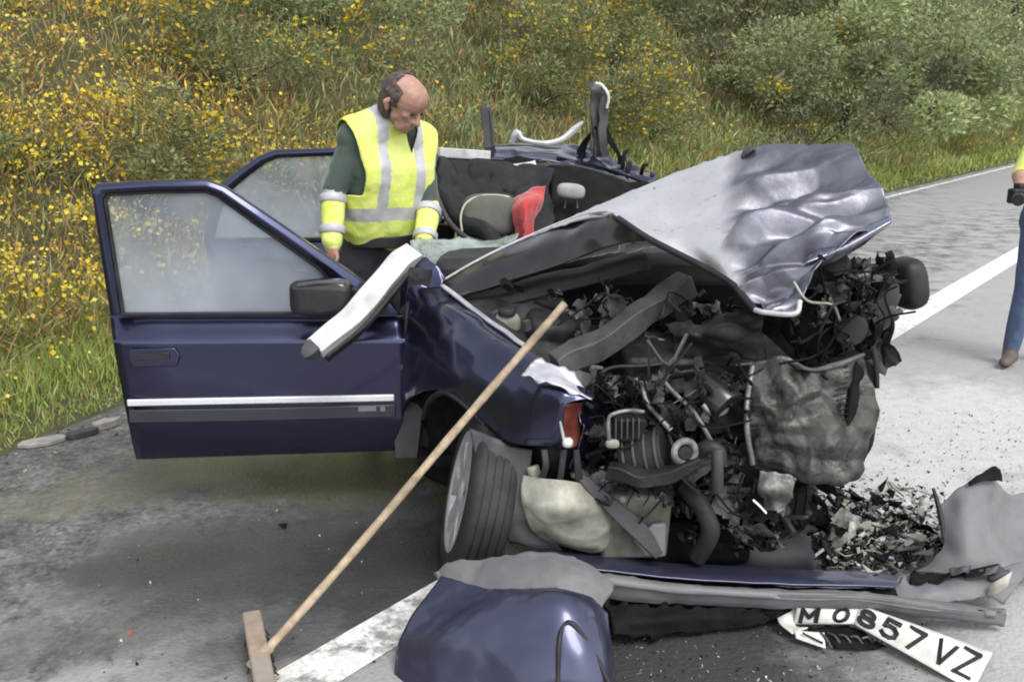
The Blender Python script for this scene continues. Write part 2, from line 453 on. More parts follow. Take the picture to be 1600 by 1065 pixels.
def ring_tube(P, rad, nseg=8, closed_ends=True):
    P = np.asarray(P, float); k = len(P)
    rad = np.broadcast_to(np.asarray(rad, float), (k,))
    T = np.gradient(P, axis=0); T /= np.linalg.norm(T, axis=1, keepdims=True) + 1e-9
    ref = np.array((0.13, 0.21, 0.97)) if abs(T[0, 2]) < 0.9 else np.array((1.0, 0.1, 0))
    V = []
    u = np.cross(T[0], ref); u /= np.linalg.norm(u)
    for i in range(k):
        u = u - T[i] * np.dot(u, T[i]); u /= np.linalg.norm(u) + 1e-9
        v = np.cross(T[i], u)
        for s in range(nseg):
            a = 2 * math.pi * s / nseg
            V.append(P[i] + rad[i] * (math.cos(a) * u + math.sin(a) * v))
    F_ = []
    for i in range(k - 1):
        for s in range(nseg):
            a = i * nseg + s; b = i * nseg + (s + 1) % nseg
            F_.append((a, b, b + nseg, a + nseg))
    if closed_ends:
        F_.append(tuple(range(nseg))[::-1]); F_.append(tuple((k - 1) * nseg + s for s in range(nseg)))
    return np.array(V), F_
def tube(name, pts, rad, mat, parent=None, n=None, nseg=8, px=True, bend=True):
    P = np.array([at(*q) if px else q for q in pts], float)
    if n is None: n = (len(P) - 1) * 5 + 1
    rr = np.broadcast_to(np.asarray(rad, float), (len(P),)).copy()
    if bend:
        P = crm(P, n); rr = crm(rr.reshape(-1, 1), n).ravel()
    V, F_ = ring_tube(P, rr, nseg)
    return mesh(name, V, F_, mat, parent, auto=50)
def beam(name, pts, w, h, mat, parent=None, up=(0, 0, 1), px=True, n=None, bevel=0.004, crumple=0.0, seed=3, taper=None):
    """rectangular section swept along a path; w across, h along up"""
    P = np.array([at(*q) if px else q for q in pts], float)
    n = n or (len(P) - 1) * 6 + 1
    P = crm(P, n)
    T = np.gradient(P, axis=0); T /= np.linalg.norm(T, axis=1, keepdims=True)
    up = np.array(up, float)
    sd_ = np.cross(T, up); sd_ /= np.linalg.norm(sd_, axis=1, keepdims=True)
    uu = np.cross(sd_, T)
    k = np.ones(n) if taper is None else crm(np.array(taper, float).reshape(-1, 1), n).ravel()
    V = np.stack([P + sd_ * (w / 2 * a * k)[:, None] + uu * (h / 2 * b * k)[:, None] for a, b in ((-1, -1), (1, -1), (1, 1), (-1, 1))], 1)
    if crumple:
        V = V + crumple * np.stack([vnoise(V, 12, seed), vnoise(V, 12, seed + 1), vnoise(V, 12, seed + 2)], -1)
    F_ = []
    for i in range(n - 1):
        for s in range(4):
            a = i * 4 + s; b = i * 4 + (s + 1) % 4
            F_.append((a, b, b + 4, a + 4))
    F_ += [(3, 2, 1, 0), tuple((n - 1) * 4 + s for s in range(4))]
    return mesh(name, V.reshape(-1, 3), F_, mat, parent, auto=40, bevel=bevel)
def boxv(c, s, rot=None):
    c = np.array(c, float); s = np.array(s, float) / 2
    V = np.array([(x, y, z) for x in (-1, 1) for y in (-1, 1) for z in (-1, 1)], float) * s
    if rot is not None:
        V = V @ np.array(Matrix.Rotation(rot[2], 3, 'Z') @ Matrix.Rotation(rot[1], 3, 'Y') @ Matrix.Rotation(rot[0], 3, 'X')).T
    F_ = [(0, 1, 3, 2), (4, 6, 7, 5), (0, 4, 5, 1), (2, 3, 7, 6), (0, 2, 6, 4), (1, 5, 7, 3)]
    return V + c, F_
def box(name, c, s, mat, parent=None, rot=None, bevel=0.01, jit=0.0):
    V, F_ = boxv(c, s, rot)
    if jit: V = V + RNG.normal(0, jit, V.shape)
    return mesh(name, V, F_, mat, parent, smooth=True, bevel=bevel, auto=40)
def lathe(profile, axis_o, axis_d, nseg=32, closed=False):
    """profile list of (r, t) about the axis through axis_o along axis_d"""
    d = np.array(axis_d, float); d /= np.linalg.norm(d)
    a = np.cross(d, (0.0, 0.03, 1.0)); a /= np.linalg.norm(a); b = np.cross(d, a)
    V = []; F_ = []
    m = len(profile)
    for s in range(nseg):
        th = 2 * math.pi * s / nseg
        rd = math.cos(th) * a + math.sin(th) * b
        for r, t in profile:
            V.append(np.array(axis_o) + rd * r + d * t)
    for s in range(nseg):
        s2 = (s + 1) % nseg
        for k in range(m - 1):
            F_.append((s * m + k, s * m + k + 1, s2 * m + k + 1, s2 * m + k))
    return np.array(V), F_
def cyl(name, p0, p1, r, mat, parent=None, nseg=16, prof=None):
    p0 = np.array(p0, float); p1 = np.array(p1, float); L = np.linalg.norm(p1 - p0)
    prof = prof or [(0.001, 0), (r * 0.94, 0), (r, r * 0.08), (r, L - r * 0.08), (r * 0.94, L), (0.001, L)]
    V, F_ = lathe(prof, p0, p1 - p0, nseg)
    return mesh(name, V, F_, mat, parent, auto=40)
def plate_poly(name, pts, thick, dirn, mat, parent=None, bevel=0.004):
    P = np.array(pts, float); k = len(P); d = np.array(dirn, float); d /= np.linalg.norm(d)
    V = np.concatenate([P, P + d * thick]); F_ = [tuple(range(k))[::-1], tuple(range(k, 2 * k))]
    F_ += [(i, (i + 1) % k, k + (i + 1) % k, k + i) for i in range(k)]
    o = mesh(name, V, F_, mat, parent, bevel=bevel, auto=40)
    bm = bmesh.new(); bm.from_mesh(o.data); bmesh.ops.recalc_face_normals(bm, faces=bm.faces); bm.to_mesh(o.data); bm.free()
    return o
def strip(name, outer, inner, thick, dirn, mat, parent=None, bevel=0.006, rnd=0.0, closed=False):
    """band between two matched outlines, extruded"""
    O = np.array(outer, float); I = np.array(inner, float); k = len(O); d = np.array(dirn, float); d /= np.linalg.norm(d)
    md = (O + I) / 2 - d * rnd
    layers = [O, md, I, I + d * thick, O + d * thick]
    V = np.concatenate(layers); F_ = []
    for a in range(5):
        b = (a + 1) % 5
        for i in range(k - 1 + int(closed)):
            j = (i + 1) % k
            F_.append((a * k + i, a * k + j, b * k + j, b * k + i))
    if not closed:
        F_ += [tuple(a * k for a in range(5)), tuple(a * k + k - 1 for a in range(5))[::-1]]
    o = mesh(name, V, F_, mat, parent, bevel=bevel, auto=45)
    bm = bmesh.new(); bm.from_mesh(o.data); bmesh.ops.recalc_face_normals(bm, faces=bm.faces); bm.to_mesh(o.data); bm.free()
    return o

# ================================================================== THE SETTING
RD = np.array((0.610, 0.792, 0.0)); RD /= np.linalg.norm(RD)      # direction of the road
RN = np.array((-RD[1], RD[0], 0.0))                                # towards the bank
E0 = np.array((6.9, 17.6, 0.0))                                    # point on the far road edge
def uv2w(u, s):
    return E0 + np.multiply.outer(u, RD) + np.multiply.outer(s, RN)
def edge_off(u):                                                    # the verge creeps over the road near the car
    return np.interp(u, [-30, -20, -17.5, -16.3, -15.5, -13, -10, 0, 60], [-2.2, -1.9, -1.25, -0.85, -0.56, -0.28, -0.08, 0, 0])

def blob_mask(t, vec, c, rx, ry, ang, lo, hi, nfac):
    mp = N(t, 'ShaderNodeMapping')
    mp.vector_type = 'TEXTURE'
    mp.inputs['Location'].default_value = (c[0], c[1], 0)
    mp.inputs['Rotation'].default_value = (0, 0, ang)
    mp.inputs['Scale'].default_value = (rx, ry, 1)
    t.links.new(vec, mp.inputs['Vector'])
    ln = N(t, 'ShaderNodeVectorMath', operation='LENGTH')
    t.links.new(mp.outputs[0], ln.inputs[0])
    ad = N(t, 'ShaderNodeMath', operation='ADD')
    t.links.new(ln.outputs['Value'], ad.inputs[0]); t.links.new(nfac, ad.inputs[1])
    mr = N(t, 'ShaderNodeMapRange', interpolation_type='SMOOTHSTEP')
    mr.inputs['From Min'].default_value = lo; mr.inputs['From Max'].default_value = hi
    mr.inputs['To Min'].default_value = 1; mr.inputs['To Max'].default_value = 0
    t.links.new(ad.outputs[0], mr.inputs['Value'])
    return mr.outputs['Result']

def road_mat():
    m, t, out = nodemat('worn asphalt')
    p = N(t, 'ShaderNodeBsdfPrincipled')
    tc = N(t, 'ShaderNodeTexCoord'); vec = tc.outputs['Object']
    big = noise_node(t, 0.9, 5, 0.6); mid = noise_node(t, 6, 5, 0.65); fine = noise_node(t, 110, 3, 0.7)
    vo = N(t, 'ShaderNodeTexVoronoi'); vo.inputs['Scale'].default_value = 62
    t.links.new(vec, vo.inputs['Vector'])
    base = ramp(t, big.outputs['Fac'], [(0.3, (0.092, 0.093, 0.090)), (0.7, (0.145, 0.145, 0.14))])
    def mixc(fac, a, col, mode='MIX'):
        x = N(t, 'ShaderNodeMixRGB', blend_type=mode)
        if isinstance(fac, float): x.inputs['Fac'].default_value = fac
        else: t.links.new(fac, x.inputs['Fac'])
        t.links.new(a, x.inputs['Color1'])
        if isinstance(col, tuple): x.inputs['Color2'].default_value = c4(col)
        else: t.links.new(col, x.inputs['Color2'])
        return x.outputs['Color']
    agg = ramp(t, vo.outputs['Color'], [(0.1, 0.3), (0.9, 1.7)])
    col = mixc(0.55, base.outputs['Color'], agg.outputs['Color'], 'MULTIPLY')
    pat = ramp(t, mid.outputs['Fac'], [(0.34, 0.38), (0.66, 1.3)])
    col = mixc(0.75, col, pat.outputs['Color'], 'MULTIPLY')
    nst = noise_node(t, 30, 6, 0.75)
    stn = ramp(t, nst.outputs['Fac'], [(0.36, 0.45), (0.64, 1.35)])
    col = mixc(0.5, col, stn.outputs['Color'], 'MULTIPLY')
    # offsets that break the stain outlines
    nm = N(t, 'ShaderNodeMath', operation='MULTIPLY_ADD'); nm.inputs[1].default_value = 2.4; nm.inputs[2].default_value = -1.2
    nbl = noise_node(t, 3.2, 8, 0.72); t.links.new(nbl.outputs['Fac'], nm.inputs[0]); nf = nm.outputs[0]
    # pale worn lane beyond the centre line
    c = uv2w(-4.0, -5.2)
    lane = blob_mask(t, vec, c, 40, 2.6, math.atan2(RD[1], RD[0]), 0.7, 1.35, nf)
    col = mixc(lane, col, mixc(0.7, col, (0.42, 0.405, 0.405)))
    lane2 = blob_mask(t, vec, uv2w(8.0, -1.6), 16, 1.8, math.atan2(RD[1], RD[0]), 0.6, 1.3, nf)
    col = mixc(lane2, col, mixc(0.7, col, (0.36, 0.35, 0.35)))
    rough_parts = []
    # spilled oil and washed patches on the left of the car, a greenish patch under the door
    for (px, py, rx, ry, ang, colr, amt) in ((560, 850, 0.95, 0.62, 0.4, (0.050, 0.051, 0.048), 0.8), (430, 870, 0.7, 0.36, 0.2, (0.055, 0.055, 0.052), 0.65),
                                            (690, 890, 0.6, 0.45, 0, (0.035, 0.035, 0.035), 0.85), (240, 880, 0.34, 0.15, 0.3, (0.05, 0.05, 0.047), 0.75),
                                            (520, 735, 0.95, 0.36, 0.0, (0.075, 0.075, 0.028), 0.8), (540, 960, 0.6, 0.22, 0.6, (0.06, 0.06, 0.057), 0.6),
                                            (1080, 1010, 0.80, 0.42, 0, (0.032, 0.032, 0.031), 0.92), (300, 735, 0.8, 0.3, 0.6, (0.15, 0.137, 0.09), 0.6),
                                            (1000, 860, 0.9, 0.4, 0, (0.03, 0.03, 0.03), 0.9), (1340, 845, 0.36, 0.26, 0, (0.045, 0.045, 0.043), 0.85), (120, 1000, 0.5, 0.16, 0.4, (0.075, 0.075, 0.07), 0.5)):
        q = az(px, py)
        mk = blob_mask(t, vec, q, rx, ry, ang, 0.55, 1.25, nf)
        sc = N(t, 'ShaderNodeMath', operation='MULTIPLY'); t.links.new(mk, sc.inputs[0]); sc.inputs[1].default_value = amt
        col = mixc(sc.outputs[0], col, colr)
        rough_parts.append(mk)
    nsp = noise_node(t, 14, 8, 0.8)
    # pale absorbent powder spread on the right
    for (px, py, rx, ry, amt) in ((1490, 660, 0.95, 0.75, 0.9), (1420, 760, 0.5, 0.4, 0.85), (1590, 800, 0.6, 0.4, 0.6), (1560, 960, 0.7, 0.35, 0.35)):
        q = az(px, py)
        mk = blob_mask(t, vec, q, rx, ry, 0.5, 0.5, 1.35, nf)
        sp = ramp(t, nsp.outputs['Fac'], [(0.34, 0.35), (0.52, 1.0)])
        s1 = N(t, 'ShaderNodeMath', operation='MULTIPLY'); t.links.new(mk, s1.inputs[0]); t.links.new(sp.outputs['Color'], s1.inputs[1])
        s2 = N(t, 'ShaderNodeMath', operation='MULTIPLY'); t.links.new(s1.outputs[0], s2.inputs[0]); s2.inputs[1].default_value = amt
        col = mixc(s2.outputs[0], col, (0.52, 0.515, 0.505))
    # cracks
    vc = N(t, 'ShaderNodeTexVoronoi', feature='DISTANCE_TO_EDGE'); vc.inputs['Scale'].default_value = 0.55
    wv = N(t, 'ShaderNodeMixRGB'); wv.inputs['Fac'].default_value = 0.12
    t.links.new(vec, wv.inputs['Color1']); t.links.new(nbl.outputs['Color'], wv.inputs['Color2']); t.links.new(wv.outputs[0], vc.inputs['Vector'])
    cr = ramp(t, vc.outputs['Distance'], [(0.0, 0.10), (0.006, 0.0)])
    col = mixc(cr.outputs['Color'], col, (0.05, 0.05, 0.048))
    t.links.new(col, p.inputs['Base Color'])
    mxr = rough_parts[0]
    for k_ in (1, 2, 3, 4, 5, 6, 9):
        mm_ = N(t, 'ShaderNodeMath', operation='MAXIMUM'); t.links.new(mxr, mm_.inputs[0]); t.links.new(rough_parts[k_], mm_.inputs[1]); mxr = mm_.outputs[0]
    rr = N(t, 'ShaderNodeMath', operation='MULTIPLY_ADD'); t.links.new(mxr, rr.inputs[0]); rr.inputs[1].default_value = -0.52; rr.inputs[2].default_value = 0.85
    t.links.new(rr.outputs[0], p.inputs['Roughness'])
    ad = N(t, 'ShaderNodeMath', operation='ADD'); t.links.new(vo.outputs['Distance'], ad.inputs[0]); t.links.new(fine.outputs['Fac'], ad.inputs[1])
    bp = N(t, 'ShaderNodeBump'); bp.inputs['Strength'].default_value = 0.5; bp.inputs['Distance'].default_value = 0.005
    t.links.new(ad.outputs[0], bp.inputs['Height']); t.links.new(bp.outputs['Normal'], p.inputs['Normal'])
    t.links.new(p.outputs[0], out.inputs['Surface'])
    return m
def line_mat(name, wear):
    m, t, out = nodemat(name)
    p = N(t, 'ShaderNodeBsdfPrincipled'); p.inputs['Roughness'].default_value = 0.7
    nz = noise_node(t, 9, 8, 0.75); n2 = noise_node(t, 60, 3, 0.7)
    rp = ramp(t, nz.outputs['Fac'], [(0.32 + wear * 0.2, (0.27, 0.265, 0.25)), (0.42 + wear * 0.22, (0.76, 0.75, 0.72))])
    mx = N(t, 'ShaderNodeMixRGB', blend_type='MULTIPLY'); mx.inputs['Fac'].default_value = 0.45
    r2 = ramp(t, n2.outputs['Fac'], [(0.35, 0.5), (0.6, 1.0)])
    t.links.new(rp.outputs['Color'], mx.inputs['Color1']); t.links.new(r2.outputs['Color'], mx.inputs['Color2'])
    t.links.new(mx.outputs[0], p.inputs['Base Color'])
    bp = N(t, 'ShaderNodeBump'); bp.inputs['Strength'].default_value = 0.4; bp.inputs['Distance'].default_value = 0.004
    t.links.new(n2.outputs['Fac'], bp.inputs['Height']); t.links.new(bp.outputs['Normal'], p.inputs['Normal'])
    t.links.new(p.outputs[0], out.inputs['Surface'])
    return m
M['road'] = road_mat()
M['line'] = line_mat('worn white road paint', 0.12)
M['line_old'] = line_mat('faded road paint', 0.42)
M['soil'] = pmat('weedy soil', (0.075, 0.068, 0.032), (0.045, 0.05, 0.02), rough=0.95, scale=3, bump=0.9, bscale=9)

def strip_uv(name, u, s0, s1, z, mat, sub=1):
    us = np.linspace(u[0], u[1], sub + 1)
    a = uv2w(us, np.full(len(us), s0)); b = uv2w(us, np.full(len(us), s1))
    G = np.stack([a, b], 1); G[..., 2] = z
    return mesh(name, G.reshape(-1, 3), gridfaces(len(us), 2)[:, ::-1], mat, None, smooth=False, origin=(0, 0, 0))

g = mesh('ground', [(-400, -400, -0.05), (400, -400, -0.05), (400, 400, -0.05), (-400, 400, -0.05)], [(0, 1, 2, 3)], 'soil', None, False, origin=(0, 0, 0))
tag(g, kind='structure')
tag(strip_uv('road', (-60, 200), -8.4, 2.6, 0.0, 'road'), kind='structure')
# centre line through the two places where it shows beside the wreck
CL = (az(545, 1003), az(1490, 463))
cs = float(np.mean([np.dot(q - E0, RN) for q in CL]))
print('centre line offsets', [round(float(np.dot(q - E0, RN)), 3) for q in CL])
tag(strip_uv('centre_line', (-12.0, 200), cs - 0.11, cs + 0.11, 0.004, 'line'), kind='structure')
tag(strip_uv('worn_centre_line', (-60, -12.0), cs - 0.09, cs + 0.09, 0.004, 'line_old'), kind='structure')
tag(strip_uv('edge_line', (-60, 200), -0.30, -0.19, 0.004, 'line_old'), kind='structure')

# ---- the bank beside the road
def bank_h(u, s):
    """height of the bank at along-road u, offset s behind the overgrown edge"""
    x = s - edge_off(u)
    p = np.stack([np.asarray(u, float), np.asarray(s, float), np.zeros_like(np.asarray(s, float))], -1)
    gentle = 0.012 + 0.10 * np.clip(x - 0.15, 0, 0.9)
    slope = np.interp(u, [-30, -8, 6, 20, 60], [0.60, 0.60, 0.72, 0.95, 0.95])
    xs = np.clip(x - 1.0, 0, None)
    h = gentle + slope * xs * (xs / (xs + 0.35))
    cap = 6.5
    h = np.where(h > cap * 0.7, cap * 0.7 + (cap * 0.3) * np.tanh((h - cap * 0.7) / (cap * 0.45)), h)
    rough = np.clip(x - 0.1, 0, 1.2)
    h = h + rough * (0.22 * vnoise(p, 0.45, 2) + 0.09 * vnoise(p, 1.5, 5)) + 0.012 * vnoise(p, 9, 4) * np.clip(x * 6, 0, 1)
    return np.where(x < 0, -0.03, h)
uu = np.concatenate([np.linspace(-32, -6, 110), np.linspace(-5.7, 75, 150)])
tt = np.concatenate([np.linspace(-0.12, 0.6, 14), np.linspace(0.7, 8, 60), np.linspace(8.4, 40, 30)])
UU, TT = np.meshgrid(uu, tt, indexing='ij')
pj = np.stack([UU, TT * 0, TT * 0], -1)
SS = TT + edge_off(UU) + 0.05 * vnoise(pj, 3.0, 8) + 0.03 * vnoise(pj, 11.0, 9)
G = uv2w(UU, SS); G[..., 2] = bank_h(UU, SS)
bank = mesh('bank', G.reshape(-1, 3), gridfaces(len(uu), len(tt))[:, ::-1], 'soil', None, True, origin=(0, 0, 0))
tag(bank, kind='structure')
def on_bank(u, t):
    s = t + edge_off(u)
    P = uv2w(u, s); P[..., 2] = bank_h(u, s)
    return P

# ================================================================== THE WRECKED CAR
car = thing('wrecked_car', 'wrecked dark blue car with crushed front, buckled bonnet and cut roof', 'car', (0.46, 4.2, 0))
XR, XL = -0.40, 1.32                # right and left flanks (the car faces the camera)

# ---------- open front door
d0 = np.array((-0.42, 3.60, 0.0)); d1 = np.array((-1.52, 3.50, 0.0))
dn = np.cross(d1 - d0, (0, 0, 1.0)); dn /= np.linalg.norm(dn)
if dn[1] > 0: dn = -dn
def D(px, py, off=0.0): return ap(px, py, d0 + dn * off, dn)
fd = bpy.data.objects.new('front_door', None); link(fd, car, d0 + np.array((0, 0, 0.25)))
fd['label'] = 'open front door with mirror and bright side strip'
left_x = lambda y: np.interp(y, [485, 540, 630, 690, 720], [171, 177, 194, 206, 213])
right_x = lambda y: np.interp(y, [485, 540, 630, 720], [628, 634, 640, 640])
bot = lambda x: np.interp(x, [205, 640], [719, 704])
rows = []
prof = [(489, -0.050), (494, -0.034), (512, -0.004), (527, 0.026), (533, 0.036), (560, 0.037), (600, 0.038), (622, 0.038), (645, 0.037), (668, 0.034), (690, 0.022), (708, 0.004), (718, -0.012)]
for y, off in prof:
    r = []
    for k in range(9):
        f = k / 8
        x = left_x(y) * (1 - f) + right_x(y) * f
        yy = y + (bot(x) - 719) * np.clip((y - 500) / 219, 0, 1)
        r.append(D(x, yy, off - 0.018 * (1 - min(1, f * 10)) ** 2))
    rows.append(r)
Gd = np.array(rows)
Gd = lin(crm(Gd.transpose(1, 0, 2), 33).transpose(1, 0, 2), 49)
nn_ = gnorm(Gd)
Gd = Gd + nn_ * (0.0016 * fbm(Gd, 4, 3, 2))[..., None]
mesh('door_panel', Gd.reshape(-1, 3), gridfaces(49, 33)[:, ::-1], 'paint', fd, True, 0.05, -1.0)
Od = [D(*q) for q in ((172, 494), (157, 400), (143, 302), (150, 287), (235, 282), (322, 281), (352, 292), (410, 331), (470, 372), (540, 420), (598, 462), (626, 492))]
Id = [D(*q) for q in ((190, 490), (176, 400), (162, 312), (168, 303), (240, 299), (322, 298), (342, 306), (398, 346), (452, 384), (500, 417), (520, 440), (522, 490))]
strip('window_frame', Od, Id, 0.035, -dn, 'paint', fd, bevel=0.005, rnd=0.012)
Ig = [D(*q, -0.016) for q in ((188, 492), (174, 400), (160, 312), (166, 301), (240, 297), (322, 296), (344, 304), (400, 344), (454, 383), (502, 415), (523, 438), (524, 492))]
plate_poly('window_glass', Ig, 0.004, -dn, 'side_glass', fd, 0)
Iseal = [ (np.array(a) * 0.86 + np.array(b) * 0.14) for a, b in zip(Id, [np.mean(Id, 0)] * len(Id))]
Is = [D(*q, -0.004) for q in ((194, 489), (180, 400), (166, 314), (171, 307), (240, 303), (321, 302), (339, 309), (394, 349), (449, 388), (496, 421), (515, 442), (517, 489))]
strip('window_seal', [p + dn * 0.002 for p in Id], Is, 0.015, -dn, 'black', fd, bevel=0)
beam('belt_seal', [D(188, 491, 0.0), D(330, 490, 0.0), D(525, 489, 0.0)], 0.012, 0.014, 'black', fd, px=False)
beam('side_strip', [D(199, 629, 0.044), D(400, 625, 0.044), D(616, 621, 0.044)], 0.014, 0.026, 'chrome', fd, px=False)
beam('rubbing_strip', [D(202, 650, 0.040), D(400, 647, 0.040), D(618, 641, 0.040)], 0.012, 0.052, 'strip_dark', fd, px=False)
for a, b in ((560, 588), (594, 602)):
    beam('badge', [D(a, 639, 0.048), D((a + b) / 2, 638.7, 0.048), D(b, 638.4, 0.048)], 0.003, 0.020, 'grey_plastic', fd, px=False, bevel=0.001)
# handle: recess plate, pull and key barrel
hp = plate_poly('handle', [D(*q, 0.039) for q in ((203, 545), (274, 543), (282, 556), (277, 571), (209, 573), (201, 560))], 0.006, dn, 'paint', fd, 0.004)
plate_poly('handle_recess', [D(*q, 0.0465) for q in ((214, 552), (264, 550), (266, 560), (216, 562))], 0.004, dn, 'gloss_black', hp, 0.001)
# mirror
mr_ = mesh('mirror', *(lambda V, F_: (V, F_))(*boxv((0, 0, 0), (1, 1, 1))), 'gloss_black', fd)
bpy.data.objects.remove(mr_)
def rounded_box(name, c, s, mat, parent, rot=None, pw=4.0, n=14, squash=None):
    """superellipsoid body"""
    th = np.linspace(-math.pi / 2, math.pi / 2, n); ph = np.linspace(-math.pi, math.pi, 2 * n, endpoint=False)
    T, Pp = np.meshgrid(th, ph, indexing='ij')
    e = 2.0 / pw
    sg = lambda v: np.sign(v) * np.abs(v) ** e
    V = np.stack([sg(np.cos(T)) * sg(np.cos(Pp)), sg(np.cos(T)) * sg(np.sin(Pp)), sg(np.sin(T))], -1) * np.array(s) / 2
    if squash is not None: V = squash(V)
    V = V.reshape(-1, 3)
    if rot is not None:
        V = V @ np.array(Matrix.Rotation(rot[2], 3, 'Z') @ Matrix.Rotation(rot[1], 3, 'Y') @ Matrix.Rotation(rot[0], 3, 'X')).T
    V = V + np.array(c)
    m_ = 2 * n
    F_ = [(i * m_ + j, i * m_ + (j + 1) % m_, (i + 1) * m_ + (j + 1) % m_, (i + 1) * m_ + j) for i in range(n - 1) for j in range(m_)]
    return mesh(name, V, F_, mat, parent)
cm = D(502, 464, 0.11)
mir = rounded_box('mirror', cm, (0.225, 0.10, 0.135), 'gloss_black', fd, (0, 0, -0.06), 5.0)
mg = D(500, 464, 0.165)
beam('mirror_trim', [D(464, 446, 0.15), D(500, 441, 0.155), D(540, 442, 0.15)], 0.02, 0.014, 'dark_grey', mir, px=False)
plate_poly('mirror_base', [D(*q, 0.002) for q in ((524, 440), (560, 450), (600, 470), (610, 490), (524, 491))], 0.025, dn, 'black', fd, 0.006)
beam('mirror_arm', [D(540, 470, 0.03), D(530, 470, 0.07), D(520, 468, 0.10)], 0.06, 0.05, 'black', mir, px=False)
# inner trim so the door has a back
plate_poly('inner_trim', [D(*q, -0.055) for q in ((178, 496), (620, 496), (632, 690), (212, 706))], 0.035, -dn, 'dark_grey', fd, 0.01)

# ---------- open rear door
r0 = np.array((-0.36, 4.68, 0.0)); r1 = np.array((-1.5, 4.80, 0.0))
rn = np.cross(r1 - r0, (0, 0, 1.0)); rn /= np.linalg.norm(rn)
if rn[1] > 0: rn = -rn
def E(px, py, off=0.0): return ap(px, py, r0 + rn * off, rn)
rdor = bpy.data.objects.new('rear_door', None); link(rdor, car, r0 + np.array((0, 0, 0.25)))
rdor['label'] = 'open rear door behind the policeman'
rows = [[E(xl * (1 - f) + xr * f, y, off) for f in np.linspace(0, 1, 7)] for (y, xl, xr, off) in
        ((372, 318, 676, -0.02), (382, 320, 677, 0.01), (398, 324, 678, 0.03), (440, 332, 680, 0.035), (500, 345, 683, 0.035), (560, 362, 686, 0.02), (586, 372, 688, -0.01))]
sheet('door_panel', rows, 'paint', rdor, px=False, thick=0.05, n=29, m=25)
Oe = [E(*q) for q in ((318, 374), (326, 330), (345, 287), (375, 264), (405, 243), (430, 234), (520, 231.5), (600, 231.5), (672, 233), (684, 242), (684, 300), (682, 374))]
Ie = [E(*q) for q in ((334, 372), (342, 335), (361, 297), (386, 276), (414, 255), (434, 247), (520, 243.5), (600, 243.5), (660, 245), (668, 251), (668, 300), (666, 372))]
strip('window_frame', Oe, Ie, 0.03, -rn, 'paint', rdor, bevel=0.005, rnd=0.01)
plate_poly('window_glass', [E(*q, -0.014) for q in ((332, 374), (340, 335), (359, 296), (385, 275), (413, 254), (434, 245), (520, 242), (600, 242), (661, 243), (670, 250), (670, 300), (668, 374))], 0.004, -rn, 'side_glass', rdor, 0)
beam('belt_seal', [E(330, 373), E(500, 373), E(672, 373)], 0.012, 0.014, 'black', rdor, px=False)
beam('side_strip', [E(352, 520, .04), E(500, 518, .04), E(672, 516, .04)], 0.012, 0.026, 'chrome', rdor, px=False)
plate_poly('inner_trim', [E(*q, -0.052) for q in ((328, 380), (676, 380), (680, 575), (372, 578))], 0.03, -rn, 'dark_grey', rdor, 0.01)

# ---------- flanks, floor and tail of the body shell
def side(x, out, y0, y1, name, zs=(0.22, 0.30, 0.5, 0.7, 0.86, 0.95), bul=(-0.05, 0, 0.02, 0.03, 0.02, -0.02), mat='paint'):
    rows = [[(x + out * (b - 0.02 * ((y - 4.6) / 1.9) ** 4), y, z) for y in np.linspace(y0, y1, 9)] for z, b in zip(zs, bul)]
    return sheet(name, rows, mat, car, px=False, thick=0.03, n=16, m=25, wob=0.002)
side(XL, 1, 3.95, 6.45, 'left_flank')
side(XR, -1, 5.55, 6.45, 'rear_quarter_panel')
beam('sill', [(XR, 3.62, 0.30), (XR - 0.01, 4.6, 0.29), (XR, 5.6, 0.30)], 0.10, 0.16, 'paint', car, px=False, n=9)
beam('tail_panel', [(XR + 0.03, 6.45, 0.6), (0.46, 6.52, 0.6), (XL - 0.03, 6.45, 0.6)], 0.06, 0.62, 'paint', car, px=False, bevel=0.02)
box('floor_pan', (0.46, 4.9, 0.26), (1.64, 2.9, 0.05), 'soot', car, bevel=0.01)
box('firewall', (0.46, 3.62, 0.60), (1.62, 0.05, 0.66), 'soot', car, bevel=0.01)
beam('door_pillar', [(XR + 0.04, 4.62, 0.28), (XR + 0.05, 4.64, 0.7), (XR + 0.08, 4.66, 1.02)], 0.09, 0.11, 'paint_inner', car, up=(0, 1, 0), px=False, n=8)
beam('hinge_pillar', [(XR + 0.03, 3.62, 0.25), (XR + 0.03, 3.63, 0.7), (XR + 0.05, 3.66, 0.98)], 0.09, 0.12, 'paint_inner', car, up=(0, 1, 0), px=False, n=8)
beam('dashboard', [(XR + 0.1, 3.86, 0.90), (0.46, 3.84, 0.93), (XL - 0.1, 3.86, 0.90)], 0.34, 0.20, 'black', car, px=False, bevel=0.04)
# right front wheel arch bulkhead behind the wheel
plate_poly('splash_panel', A((612, 640, 3.60), (636, 612, 3.56), (660, 640, 3.52), (652, 716, 3.52), (618, 716, 3.58)), 0.02, (0, 1, 0), 'dark_grey', car)

